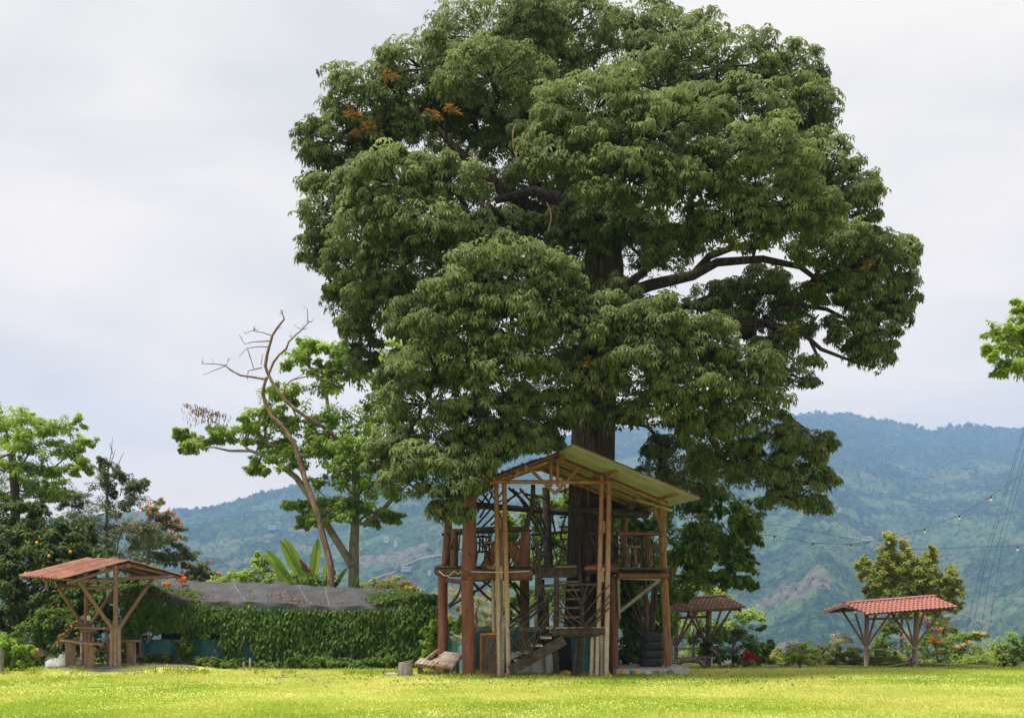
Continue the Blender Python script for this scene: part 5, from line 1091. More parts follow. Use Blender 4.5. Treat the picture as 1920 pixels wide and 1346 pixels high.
    RF = Leaves(); c = np.array(P(643, 1235, D - .35)); e = rdir(16); RF.blades(c + e * .05, e, rdir(16), .07, .05, rng.uniform(0, 1, 16)); A('red_flower', RF.mesh('red_flower', 'flower_red', T.loc), None, kind='stuff')
vine_shed()

c = P(525, 1274, 24.8); c.z = G(c.x, c.y); single('board', MB().plank(c + Vector((-.13, 0, .05)), c + Vector((.12, .03, .06)), .10, .02), 'wood_weather', 'short pale board lying alone in the grass', 'board', c)
# ------------------------------------------------------------------ trees and shrubs
random.seed(3)
def gp(px, D): x = P(px, 0, D).x; return Vector((x, D, G(x, D) - .08))
# bright tree at the far left edge
D = 37.0
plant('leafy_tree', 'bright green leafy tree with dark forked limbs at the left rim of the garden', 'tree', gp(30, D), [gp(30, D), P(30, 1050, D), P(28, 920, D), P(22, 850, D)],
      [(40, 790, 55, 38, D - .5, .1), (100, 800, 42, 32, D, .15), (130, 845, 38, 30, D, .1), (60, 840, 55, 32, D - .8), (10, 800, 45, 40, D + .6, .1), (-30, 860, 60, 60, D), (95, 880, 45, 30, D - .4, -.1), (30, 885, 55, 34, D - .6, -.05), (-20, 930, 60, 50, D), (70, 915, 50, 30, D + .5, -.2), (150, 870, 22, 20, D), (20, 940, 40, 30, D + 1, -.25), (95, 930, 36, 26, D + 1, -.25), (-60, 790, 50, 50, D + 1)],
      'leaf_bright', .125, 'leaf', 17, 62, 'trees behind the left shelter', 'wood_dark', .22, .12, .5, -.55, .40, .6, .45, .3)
# dark citrus with fruit
D = 32.5
T = plant('citrus_tree', 'dense dark citrus tree with a few orange fruits behind the left shelter', 'tree', gp(70, D), [gp(70, D), P(68, 1160, D), P(66, 1090, D)],
      [(40, 990, 62, 46, D, 0), (110, 1010, 55, 44, D - .3), (10, 1050, 60, 55, D - .6), (70, 1060, 70, 52, D - .8), (140, 1060, 50, 50, D - .4), (20, 1110, 60, 50, D - .9), (90, 1120, 62, 46, D - .9), (-50, 1040, 70, 80, D), (-40, 1130, 60, 60, D - .5), (160, 1110, 40, 46, D - .2), (30, 1160, 55, 36, D - .6), (60, 1000, 60, 45, D + 1.2), (130, 1030, 40, 40, D + 1)],
      'leaf_dark', .15, 'leaf', 28, 70, 'trees behind the left shelter', 'bark_grey', .16, .10, .5, -.7, .40, .5, .5, .25)
for (x, y) in [(132, 1034), (69, 1017), (92, 1042), (48, 1075)]:
    c = P(x, y, 30.55); T.add('fruit', MB().rock(c, .045, (1, 1, 1), 9, 7), 'orange_fruit')
# thin feathery tree with bare twigs
D = 40.0
T = plant('feathery_tree', 'thin olive tree with bare twigs sticking out of its top', 'tree', gp(200, D), [gp(200, D), P(201, 1040, D), P(200, 950, D), P(203, 870, D)],
      [(200, 960, 40, 34, D), (250, 935, 26, 30, D, -.1), (150, 960, 36, 32, D + .5), (230, 990, 44, 34, D - .4), (170, 1000, 45, 34, D - .4), (140, 930, 26, 20, D + .6, -.2), (195, 905, 22, 26, D), (225, 890, 12, 14, D), (255, 910, 18, 18, D), (150, 1040, 50, 30, D), (220, 1040, 60, 34, D), (195, 870, 12, 14, D), (280, 1010, 30, 36, D + .3)],
      'leaf_olive', .11, 'leaf', 18, 56, 'trees behind the left shelter', 'bark_grey', .08, .04, .45, -.8, .45, .9, .32, .45)
for q in [(203, 880, 211, 820), (206, 870, 216, 842), (219, 880, 233, 848), (211, 850, 205, 830), (190, 900, 178, 875), (225, 930, 230, 885)]: T.add('bare_twig', MB().stick(P(q[0], q[1], D), P(q[2], q[3], D), .02, 5, .08, 5, .008), 'bark_grey')
# orange-flowering trees
D = 46.0
plant('flame_tree', 'spreading tree with orange red blossoms beside the olive tree', 'tree', gp(275, D), [gp(275, D), P(276, 1090, D), P(280, 1010, D)],
      [(290, 965, 32, 22, D), (315, 985, 24, 20, D), (275, 1000, 36, 24, D), (310, 1015, 34, 18, D - .5), (345, 1040, 26, 18, D), (270, 1040, 44, 26, D), (320, 1050, 34, 20, D)],
      'leaf_olive', .15, 'leaf', 14, 50, 'flowering trees beyond the garden', 'bark_grey', .14, .08, .6, -.5, .42, .4, .4, .35, ('flower_orange', .085, 22, 8, lambda l: l[1] < 1030))
plant('flame_tree', 'small rounded tree with sparse orange flowers and fruit beyond the tarp roof', 'tree', gp(375, D), [gp(375, D), P(375, 1110, D), P(375, 1080, D)],
      [(375, 1065, 22, 18, D), (390, 1080, 22, 16, D), (355, 1080, 20, 16, D), (375, 1100, 34, 20, D)], 'leaf_olive', .15, 'leaf', 12, 44, 'flowering trees beyond the garden', 'bark_grey', .1, .06, .55, -.5, .42, .4, .4, .35, ('flower_orange', .11, 3, 8, None))
D = 44.0
plant('flame_tree', 'orange blossoming tree top showing under the treehouse deck', 'tree', gp(895, D), [gp(895, D), P(895, 1190, D), P(892, 1150, D)],
      [(860, 1120, 26, 20, D), (900, 1130, 34, 22, D), (945, 1125, 26, 20, D), (870, 1160, 36, 24, D), (925, 1165, 40, 26, D), (850, 1190, 40, 26, D), (905, 1200, 50, 26, D), (970, 1150, 24, 24, D)],
      'leaf_young', .14, 'leaf', 10, 24, 'flowering trees beyond the garden', 'bark_grey', .1, .06, .6, -.4, .48, .4, .4, .5, ('flower_orange', .055, 30, 5, None))
plant('flame_tree', 'low tree top with orange blossoms right of the banana plant', 'tree', gp(720, D), [gp(720, D), P(720, 1140, D), P(720, 1110, D)],
      [(700, 1098, 24, 14, D), (735, 1096, 22, 16, D), (765, 1105, 22, 14, D), (730, 1120, 50, 20, D), (690, 1115, 30, 14, D)], 'leaf_young', .14, 'leaf', 12, 40, 'flowering trees beyond the garden', 'bark_grey', .1, .06, .5, -.5, .45, .4, .4, .4, ('flower_orange', .07, 14, 7, lambda l: l[0] > 715))
# shrubs behind the tarp roof
D = 38.0
plant('garden_shrub', 'yellow green shrub tops behind the tarp roof left of the banana plant', 'shrub', gp(450, D), [gp(450, D), P(450, 1130, D), P(450, 1090, D)],
      [(415, 1085, 26, 14, D), (450, 1078, 28, 16, D), (485, 1070, 24, 20, D), (490, 1050, 14, 14, D), (520, 1078, 26, 18, D), (440, 1100, 50, 16, D), (510, 1100, 50, 16, D), (400, 1095, 20, 12, D)],
      'leaf_bright', .13, 'leaf', 12, 40, 'shrubs along the garden edge', 'bark_grey', .06, .03, .55, -.5, .45, .3, .45, .35)
# pale dead tree
def dead_tree():
    D = 33.5; q = lambda x, y, dd=0: P(300 + x / 2.589, 560 + y / 2.589, D + dd)
    T = Thing('dead_tree', 'tall bare dead tree with reddish peeling trunk and thin bare branches', 'tree', gp(620, D)); mb = MB()
    def br(pts, r0, r1, n=8): 
        k = len(pts); mb.tube([q(*p) for p in pts], [r0 + (r1 - r0) * i / (k - 1) for i in range(k)], n, True, .06)
    mb2 = MB(); pts = [gp(622, D)] + [q(*p) for p in [(828, 1300), (812, 1230), (790, 1150), (770, 1060), (735, 960), (705, 880), (680, 790), (650, 705), (610, 640), (570, 595), (540, 570), (515, 520), (498, 460), (508, 410), (520, 380)]]
    mb2.tube(pts, [.115 - .070 * i / (len(pts) - 1) for i in range(len(pts))], 10, True, .08); T.add('trunk', mb2, 'bark_dead')
    br([(930, 760, 1.0), (860, 680, .8), (790, 620, .5), (720, 580, .1), (660, 540), (610, 495), (575, 455), (545, 405), (520, 355), (510, 320)], .07, .045)
    br([(510, 330), (520, 270), (545, 180), (570, 140), (603, 100), (595, 75), (585, 55)], .055, .012)
    br([(525, 370), (550, 310), (580, 270), (612, 245), (625, 210), (660, 175), (690, 150), (720, 115), (738, 112)], .045, .01); br([(718, 115), (716, 80), (715, 50)], .014, .008); br([(690, 150), (665, 140), (650, 125)], .010, .006)
    br([(515, 392), (460, 382), (390, 372), (340, 345), (320, 325), (280, 318), (200, 314)], .04, .010); br([(320, 325), (270, 345), (210, 370)], .014, .007); br([(320, 328), (330, 300), (332, 290)], .010, .006)
    br([(495, 335), (450, 345), (428, 350), (425, 395)], .02, .010); br([(545, 180), (500, 165), (450, 155), (410, 170)], .018, .007); br([(535, 205), (490, 208), (450, 210), (410, 220), (385, 175)], .02, .007)
    br([(530, 235), (480, 232), (420, 242), (385, 280)], .02, .007); br([(425, 245), (440, 290), (455, 340)], .016, .012); br([(490, 320), (498, 268)], .012, .008); br([(600, 470), (610, 430)], .014, .01)
    for k in range(34):
        a = random.choice([(595, 75), (715, 50), (700, 150), (210, 316), (410, 170), (395, 200), (455, 155), (330, 300), (390, 270), (735, 112), (260, 318), (640, 195), (570, 150)]); an = random.uniform(0, 6.28); l = random.uniform(12, 30)
        mb.stick(q(*a), q(a[0] + l * math.cos(an), a[1] - abs(l * math.sin(an))), .008, 4, .1, 4, .004)
    br([(600, 470), (610, 420), (640, 395), (720, 375), (790, 390), (880, 425)], .03, .010); br([(640, 395), (740, 345), (850, 345)], .012, .008)
    T.add('branches', mb, 'bark_dead')
dead_tree()
# light green tree with forked grey trunk
D = 34.5
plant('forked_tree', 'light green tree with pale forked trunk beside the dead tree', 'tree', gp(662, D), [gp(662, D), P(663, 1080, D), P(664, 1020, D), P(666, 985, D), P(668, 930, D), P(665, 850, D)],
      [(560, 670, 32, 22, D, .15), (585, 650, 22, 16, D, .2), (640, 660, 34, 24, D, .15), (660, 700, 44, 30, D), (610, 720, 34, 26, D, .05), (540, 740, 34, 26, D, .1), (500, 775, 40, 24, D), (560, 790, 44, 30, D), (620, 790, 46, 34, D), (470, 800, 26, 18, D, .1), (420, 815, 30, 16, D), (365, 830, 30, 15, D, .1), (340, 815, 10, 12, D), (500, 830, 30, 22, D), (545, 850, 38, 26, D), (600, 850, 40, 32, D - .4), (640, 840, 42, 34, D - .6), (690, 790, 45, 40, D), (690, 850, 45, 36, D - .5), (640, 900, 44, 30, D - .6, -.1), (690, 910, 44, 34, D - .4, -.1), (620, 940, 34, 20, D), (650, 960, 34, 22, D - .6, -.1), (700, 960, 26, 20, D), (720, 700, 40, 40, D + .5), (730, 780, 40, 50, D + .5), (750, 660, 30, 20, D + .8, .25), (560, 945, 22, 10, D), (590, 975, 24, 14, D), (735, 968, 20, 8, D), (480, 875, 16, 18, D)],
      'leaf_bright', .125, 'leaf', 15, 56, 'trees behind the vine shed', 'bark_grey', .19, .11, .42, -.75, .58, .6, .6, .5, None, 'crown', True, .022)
T = Thing('limb', 'x', 'x', (0, 0, 0)) if False else None
lb = MB(); lb.tube([P(x, y, D - .1) for x, y in [(660, 1060), (645, 1035), (610, 980), (580, 930), (555, 895), (510, 860), (470, 845), (430, 845), (400, 838), (355, 842)]], [.14, .13, .12, .11, .10, .075, .055, .04, .03, .015], 9, True, .06)
o = [c for c in bpy.data.objects if c.name.startswith('forked_tree')][0]; ob = bpy.data.objects.new('limb', lb.mesh('limb', 'bark_grey', o.location)); COL.objects.link(ob); ob.parent = o
lb = MB(); lb.tube([P(x, y, D - .1) for x, y in [(470, 846), (440, 820), (420, 800), (398, 790), (385, 765)]], [.04, .03, .02, .015, .008], 6, True, .06); lb.tube([P(x, y, D) for x, y in [(680, 985), (710, 965), (735, 935), (790, 880)]], [.10, .09, .07, .05], 7, True, .06)
ob = bpy.data.objects.new('limb', lb.mesh('limb', 'bark_grey', o.location)); COL.objects.link(ob); ob.parent = o; ob['kind'] = 'stuff'
LV = Leaves(); n = 260; px = 385 + np.clip(rng.normal(size=n), -1.8, 1.8) * 22; py = 775 + np.abs(rng.normal(size=n)) * 16 - 12 + (px - 385) * .25; C = np.stack([(px - PX0) / FPX * D, D + rng.normal(size=n) * .2, EYE + (PY0 - py) / FPX * D], 1)
LV.blades(C, unit(rng.normal(size=(n, 3)) + np.array([0, -1, 0])), np.array([[0, 0, -1.0]]) + rng.normal(size=(n, 3)) * .2, .16, .03, rng.uniform(0, .8, n)); ob = bpy.data.objects.new('seed_pods', LV.mesh('seed_pods', 'leaf_brown', o.location)); COL.objects.link(ob); ob.parent = o; ob['kind'] = 'stuff'
# trees seen through and right of the treehouse
D = 37.0
plant('garden_tree', 'sunlit bright green tree seen through the upper floor of the treehouse', 'tree', gp(1010, D), [gp(1010, D), P(1010, 1100, D), P(1008, 1040, D)],
      [(960, 980, 30, 22, D), (1000, 960, 30, 24, D), (1045, 950, 30, 28, D), (1060, 1000, 34, 28, D), (1010, 1010, 36, 24, D), (955, 1015, 22, 18, D), (990, 1045, 36, 20, D), (1050, 1050, 40, 24, D), (1000, 1120, 50, 34, D), (1060, 1120, 40, 34, D), (960, 1130, 22, 22, D), (1100, 1000, 40, 40, D), (1110, 940, 40, 34, D)],
      'leaf_bright', .16, 'leaf', 12, 44, 'trees behind the treehouse', 'bark_grey', .16, .10, .55, -.5, .42, .5, .5, .35)
D = 35.0
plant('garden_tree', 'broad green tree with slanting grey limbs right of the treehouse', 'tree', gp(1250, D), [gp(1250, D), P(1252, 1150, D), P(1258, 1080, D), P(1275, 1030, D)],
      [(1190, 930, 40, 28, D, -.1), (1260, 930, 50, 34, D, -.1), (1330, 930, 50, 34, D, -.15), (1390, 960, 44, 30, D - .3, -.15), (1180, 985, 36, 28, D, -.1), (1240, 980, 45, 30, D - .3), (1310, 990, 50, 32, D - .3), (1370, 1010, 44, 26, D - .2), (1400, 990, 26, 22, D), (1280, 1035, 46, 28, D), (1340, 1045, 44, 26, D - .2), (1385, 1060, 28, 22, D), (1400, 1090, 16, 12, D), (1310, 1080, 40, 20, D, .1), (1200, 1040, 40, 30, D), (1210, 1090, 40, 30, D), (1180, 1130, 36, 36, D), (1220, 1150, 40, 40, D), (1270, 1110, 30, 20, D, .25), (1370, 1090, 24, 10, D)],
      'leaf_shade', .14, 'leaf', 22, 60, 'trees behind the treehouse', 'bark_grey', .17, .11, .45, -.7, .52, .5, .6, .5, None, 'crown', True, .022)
D = 41.0
plant('garden_shrub', 'bright leafy shrub glowing behind the brown tiled shelter', 'shrub', gp(1300, D), [gp(1300, D), P(1300, 1200, D), P(1300, 1170, D)],
      [(1270, 1110, 30, 14, D, .15), (1310, 1105, 34, 14, D, .15), (1345, 1118, 24, 12, D), (1290, 1170, 44, 30, D), (1350, 1170, 36, 26, D), (1400, 1150, 26, 14, D, .1), (1300, 1215, 44, 24, D), (1250, 1190, 36, 34, D)], 'leaf_bright', .15, 'leaf', 11, 40, 'shrubs along the garden edge', 'bark_grey', .06, .04, .5, -.5, .45, .4, .55, .35)
D = 35.6
plant('garden_shrub', 'dense dark green rounded shrub right of the brown tiled shelter', 'shrub', gp(1375, D), [gp(1375, D), P(1375, 1230, D), P(1375, 1205, D)],
      [(1350, 1190, 34, 24, D), (1390, 1185, 34, 26, D), (1415, 1210, 28, 24, D), (1370, 1220, 44, 24, D - .2), (1325, 1215, 26, 26, D), (1420, 1232, 22, 14, D), (1390, 1238, 40, 14, D - .2)], 'leaf_mid', .13, 'leaf', 14, 44, 'shrubs along the garden edge', 'bark_grey', .06, .04, .3, -.6, .42, .4, .5, .25)
D = 34.8
def pot(px, py, D, label, mat='terracotta', r=.14, h=.2):
    c = gp(px, D); z = P(px, py, D).z; mb = MB(); prof = [(.6, 0), (.8, h * .5), (1, h * .9), (1.08, h), (.9, h)]; n = 14; vs = []; fs = []
    for (q, zz) in prof:
        for j in range(n): th = 6.2832 * j / n; vs.append((c.x + r * q * math.cos(th), D + r * q * math.sin(th), z + zz))
    for i in range(len(prof) - 1):
        for j in range(n): fs.append((i * n + j, i * n + (j + 1) % n, (i + 1) * n + (j + 1) % n, (i + 1) * n + j))
    fs.append(tuple(range(n - 1, -1, -1))); fs.append(tuple((len(prof) - 1) * n + j for j in range(n))); mb._add(vs, fs); return mb, z + h
def potted(px, py, D, label, mat, n, L_, w, potr=.14, leafup=.6):
    mb, zt = pot(px, py, D, label, r=potr, h=potr * 1.3); x = P(px, 0, D).x; T = Thing('potted_plant', label, 'plant', (x, D, zt - potr * 1.3)); T.add('pot', mb, 'terracotta')
    c = np.array([x, D, zt - .02]); d = rdir(n); d[:, 2] = np.abs(d[:, 2]) * leafup + .15; d = unit(d); LV = Leaves(); LV.blades(np.array([c] * n), unit(np.cross(d, rdir(n)) + np.array([0, 0, .6])), d, L_ * rng.uniform(.6, 1.1, n), w, rng.uniform(0, 1, n), .2, .25); T.add('leaves', LV.mesh('leaves', mat, T.loc), None, kind='stuff')
potted(1405, 1242, D - 1, 'red bromeliad in a clay pot before the dark shrub', 'flower_red', 30, .34, .07)
potted(1390, 1245, D - .9, 'yellow green bromeliad in a clay pot left of the red one', 'leaf_yellow', 20, .26, .06)
# far right group
D = 43.0
plant('young_tree', 'young tree with upright branches and yellow new leaves behind the red tiled shelter', 'tree', gp(1690, D), [gp(1690, D), P(1690, 1200, D), P(1692, 1130, D), P(1690, 1080, D)],
      [(1630, 1075, 16, 22, D), (1620, 1060, 12, 14, D), (1650, 1090, 20, 22, D), (1665, 1035, 11, 26, D), (1668, 1010, 7, 14, D, .3), (1690, 1060, 18, 26, D), (1696, 1035, 9, 18, D, .2), (1715, 1085, 24, 22, D), (1745, 1060, 11, 22, D), (1748, 1040, 6, 12, D, .2), (1735, 1080, 16, 18, D), (1770, 1090, 16, 18, D), (1785, 1080, 10, 16, D), (1665, 1115, 36, 20, D), (1715, 1115, 36, 20, D), (1765, 1115, 26, 20, D), (1785, 1130, 14, 14, D), (1680, 1070, 24, 22, D), (1690, 1150, 40, 22, D), (1750, 1150, 34, 20, D), (1760, 1180, 24, 20, D), (1670, 1180, 14, 14, D), (1640, 1110, 14, 10, D), (1700, 1095, 30, 26, D), (1670, 1085, 24, 26, D), (1735, 1105, 28, 22, D), (1770, 1135, 26, 18, D), (1655, 1060, 14, 20, D), (1720, 1060, 16, 22, D), (1790, 1105, 14, 18, D)],
      'leaf_young', .12, 'leaf', 18, 60, None, 'bark_grey', .07, .04, .55, -.75, .55, -.5, .42, .5)
D = 40.5
plant('flower_shrub', 'sprawling flowering shrub with orange sprays at the right shelter post', 'shrub', gp(1760, D), [gp(1760, D), P(1756, 1225, D), P(1752, 1195, D)],
      [(1730, 1160, 18, 16, D), (1745, 1185, 22, 16, D), (1760, 1205, 24, 16, D), (1790, 1200, 22, 10, D), (1810, 1195, 20, 6, D), (1830, 1188, 16, 5, D), (1720, 1215, 16, 18, D), (1740, 1230, 30, 16, D), (1790, 1228, 32, 16, D), (1830, 1235, 34, 14, D), (1800, 1215, 14, 8, D)], 'leaf_shade', .12, 'leaf', 9, 30, 'shrubs along the garden edge', 'bark_grey', .05, .03, .5, -.6, .5, .3, .5, .45)
def blossoms(label, spots, mat, s, D, nper=24):
    c0 = P(*spots[0][:2], D); T = Thing('blossom_spray', label, 'flowers', c0, 'blossoms at the right shelter'); 
    for (x, y, rx, ry) in spots:
        n = nper; e = rdir(n); C = np.array(P(x, y, D)) + e * np.array([rx * D / FPX, .1, ry * D / FPX]) * rng.uniform(.3, 1, (n, 1)); LV = Leaves(); LV.blades(C, unit(e + np.array([0, -.7, .3])), rdir(n), s, s * .7, rng.uniform(0, 1, n)); T.add('cluster', LV.mesh('cluster', mat, T.loc), None, kind='stuff')
blossoms('long orange blossom spray reaching right from the flowering shrub', [(1832, 1186, 12, 3), (1845, 1187, 6, 3)], 'flower_peach', .08, 40.3)
blossoms('deep orange blossom spray beside the right shelter post', [(1750, 1200, 9, 5), (1762, 1204, 8, 5), (1748, 1196, 5, 4)], 'flower_orange', .08, 40.1)
blossoms('peach pink blossom cluster on the right of the flowering shrub', [(1820, 1204, 8, 4), (1796, 1212, 6, 4), (1808, 1209, 6, 4)], 'flower_peach', .08, 40.2)
blossoms('orange blossoms between the posts under the red tiled roof', [(1692, 1195, 6, 4), (1706, 1188, 6, 5), (1764, 1178, 7, 3)], 'flower_orange', .07, 40.2)
blossoms('purple bougainvillea blossoms under the red roof eave', [(1756, 1182, 6, 5), (1736, 1160, 10, 4), (1742, 1172, 6, 6)], 'flower_purple', .08, 40.0)
blossoms('purple blossoms low at the right shelter post', [(1706, 1236, 6, 5)], 'flower_purple', .08, 37.7)
D = 36.0
plant('flower_shrub', 'round shrub dotted with pale pink flowers at the lawn edge', 'shrub', gp(1500, D), [gp(1500, D), P(1500, 1235, D), P(1500, 1220, D)],
      [(1480, 1220, 18, 18, D), (1500, 1212, 22, 18, D), (1525, 1222, 20, 18, D), (1500, 1234, 34, 14, D - .2), (1540, 1235, 16, 12, D)], 'leaf_bright', .10, 'leaf', 12, 34, 'shrubs along the garden edge', 'bark_grey', .04, .03, .45, -.6, .45, .3, .4, .35, ('flower_pink', .05, 12, 6, None))
potted(1500, 1246, 35.4, 'lime green leafy potted plant before the pink flowered shrub', 'leaf_bright', 60, .42, .10, .15, .9)
D = 39.0
T = plant('plume_shrub', 'shrub with big cream coloured seed plumes left of the red tiled shelter', 'shrub', gp(1575, D), [gp(1575, D), P(1574, 1225, D), P(1572, 1205, D)], [(1560, 1225, 16, 16, D), (1550, 1215, 14, 14, D), (1590, 1230, 16, 14, D), (1572, 1238, 26, 12, D)], 'leaf_olive', .13, 'leaf', 10, 30, 'shrubs along the garden edge', 'bark_grey', .04, .025, .45, -.5, .45, .3, .4, .4)
LV = Leaves()
for (x, y, r) in [(1562, 1194, 9), (1574, 1190, 10), (1588, 1192, 9), (1568, 1203, 8), (1583, 1202, 8), (1596, 1200, 6)]:
    n = 130; e = rdir(n); LV.blades(np.array(P(x, y, D - .2)) + e * r * D / FPX * rng.uniform(.5, 1, (n, 1)), e, rdir(n), .05, .03, rng.uniform(0, 1, n))
T.add('plumes', LV.mesh('plumes', 'flower_cream', T.loc), None, kind='stuff')
for (x, lobes, mat, lab) in [(1610, [(1605, 1232, 18, 14), (1600, 1218, 12, 10), (1620, 1238, 16, 10)], 'leaf_yellow', 'low yellow green bush just left of the red shelter post'), (1645, [(1640, 1215, 16, 18), (1655, 1205, 14, 16), (1660, 1228, 16, 16), (1645, 1238, 22, 10)], 'leaf_bright', 'bright green bush under the red tiled roof'),
                              (1450, [(1455, 1232, 16, 12), (1440, 1240, 16, 10), (1462, 1222, 8, 10)], 'leaf_young', 'low loose bush between the dark and the pink flowered shrubs'), (1850, [(1840, 1240, 26, 12), (1870, 1235, 24, 12), (1815, 1240, 24, 12)], 'leaf_bright', 'low green bush at the right end of the lawn edge'),
                              (1690, [(1680, 1235, 18, 12), (1700, 1240, 18, 10)], 'leaf_young', 'straggly yellowish weeds below the right shelter table'), (1560, [(1548, 1240, 14, 10), (1535, 1238, 10, 12)], 'leaf_young', 'dry yellowish grass clump below the cream plumes')]:
    D = 39.5; plant('garden_shrub', lab, 'shrub', gp(x, D), [gp(x, D), P(x, 1243, D), P(x, 1236, D)], [(*l, D) for l in lobes], mat, .11, 'leaf', 12, 30, 'shrubs along the garden edge', 'bark_grey', .03, .02, .5, -.6, .45, .2, .45, .4)
D = 34.0
plant('garden_shrub', 'rounded green hedge mound at the right rim of the lawn', 'shrub', gp(1925, D), [gp(1925, D), P(1925, 1235, D), P(1925, 1220, D)], [(1905, 1225, 30, 22, D), (1935, 1210, 34, 26, D), (1890, 1240, 24, 14, D), (1960, 1220, 40, 36, D)], 'leaf_mid', .11, 'leaf', 18, 46, 'shrubs along the garden edge', 'bark_grey', .05, .03, .5, -.6, .4, .3, .5, .2)
for k in range(17):
    px = 1425 + k * 31 + rng.uniform(-8, 8); D = rng.uniform(41.5, 44); h = rng.uniform(30, 58)
    if 1600 < px < 1620: continue
    plant('garden_shrub', 'bushy light green shrub in the loose row along the valley edge', 'shrub', gp(px, D), [gp(px, D), P(px, 1250, D), P(px, 1240, D)], [(px, 1252 - h * .6, 22, h * .55, D), (px + 12, 1248, 20, 16, D - .4), (px - 12, 1250, 20, 14, D + .3)],
          ['leaf_bright', 'leaf_yellow', 'leaf_mid', 'leaf_bright', 'leaf_young'][k % 5], .115, 'leaf', 11, 34, 'row of light green shrubs along the valley edge', 'twig', .03, .02, .5, -.6, .5, .2, .45, .45)
# tree whose branch reaches in at the right edge
D = 24.0
plant('leafy_tree', 'sunny green tree reaching in over the right rim of the lawn', 'tree', gp(2060, D), [gp(2060, D), P(2060, 1000, D), P(2050, 800, D), P(2030, 700, D)],
      [(1895, 625, 34, 24, D, .1), (1880, 650, 30, 22, D), (1900, 690, 34, 24, D, -.1), (1925, 585, 26, 26, D, .1), (1940, 640, 40, 40, D), (1960, 700, 50, 40, D), (2000, 600, 60, 60, D), (2060, 640, 70, 70, D), (2120, 700, 70, 70, D), (2060, 540, 60, 50, D)],
      'leaf_bright', .12, 'leaf', 16, 46, None, 'bark_grey', .16, .10, .6, -.6, .42, .5, .5, .3)
# banana plant
def banana():
    D = 34.2; T = Thing('banana_plant', 'banana plant with tall upright leaves and some brown torn ones behind the tarp roof', 'plant', gp(575, D)); A = T.add
    def leaf(tipx, tipy, bx, by, w, mat, dd=0, bend=.15, torn=0.0):
        b = P(bx, by, D); t = P(tipx, tipy, D + dd); ax = t - b; side = ax.cross(Vector((0, 1, .15))).normalized(); nrm = side.cross(ax).normalized(); n = 14; vs, fs = [], []
        out = 1 if tipx > bx else -1
        for i in range(n + 1):
            s = i / n; c = b + ax * s + Vector((out * bend * ax.length * (s * s - s) * -.6, 0, bend * ax.length * math.sin(math.pi * s) * .5)); ww = w * (math.sin(math.pi * min(1, s * .93 + .09)) ** .6) * (1 - .15 * s)
            for k, q in enumerate((-1, -.5, 0, .5, 1)):
                j = 1 - (torn * random.uniform(0, .6) if abs(q) == 1 else 0); vs.append(c + side * ww * q * j * .5 - nrm * ww * .22 * abs(q) + Vector((0, 0, random.uniform(-.015, .015) * (abs(q) == 1))))
        for i in range(n):
            for k in range(4): fs.append((i * 5 + k, i * 5 + k + 1, (i + 1) * 5 + k + 1, (i + 1) * 5 + k))
        mb = MB(); mb._add(vs, fs); me = mb.mesh('leaf', mat, T.loc); at = me.attributes.new('tint', 'FLOAT', 'POINT'); at.data.foreach_set('value', np.clip(.45 + rng.normal(size=len(vs)) * .08, 0, 1).astype(np.float32)); o = A('leaf', me, None)
        A('midrib', MB().tube([vs[i * 5 + 2] for i in range(n + 1)], [.022 * (1 - .8 * i / n) + .003 for i in range(n + 1)], 5), mat, o)
    for q in [(498, 1030, 548, 1096, .34), (525, 1012, 570, 1092, .34), (532, 1008, 578, 1092, .36, .3), (597, 1008, 585, 1090, .34, .2), (505, 1052, 552, 1098, .30), (615, 1052, 610, 1096, .28, -.2)]: leaf(q[0], q[1], q[2], q[3], q[4], 'leaf_bright', q[5] if len(q) > 5 else 0)
    for q in [(652, 1064, 628, 1098, .16), (672, 1076, 660, 1100, .16)]: leaf(*q, 'leaf_yellow')
    for q in [(562, 1048, 588, 1094, .26), (628, 1068, 618, 1100, .26), (545, 1080, 580, 1100, .26), (600, 1085, 590, 1104, .24), (640, 1088, 625, 1102, .2)]: leaf(*q, 'leaf_brown', -.2, .25, .8)
    for (x, r) in [(560, .12), (585, .13), (612, .10)]: A('stem', MB().log(gp(x, D), P(x, 1085, D), r, r * .7, 10, .05), 'leaf_brown')
    LV = Leaves(); n = 420; px = 590 + rng.normal(size=n) * 22; py = 1092 + rng.normal(size=n) * 8; C = np.stack([(px - PX0) / FPX * D, D - .5 + rng.normal(size=n) * .2, EYE + (PY0 - py) / FPX * D], 1); LV.blades(C, unit(rng.normal(size=(n, 3)) * .5 + np.array([0, -.5, .8])), rdir(n), .13, .07, rng.uniform(0, .7, n)); A('undergrowth', LV.mesh('undergrowth', 'leaf_mid', T.loc), None, kind='stuff')
    c = np.array(P(622, 1089, D - .6)); e = rdir(24); RF = Leaves(); RF.blades(c + e * .07 * np.array([.7, .7, 1.4]), e, np.tile([[0, 0, 1.0]], (24, 1)), .08, .05, rng.uniform(0, 1, 24)); A('flower_spike', RF.mesh('flower_spike', 'flower_red', T.loc), None, kind='stuff')
banana()
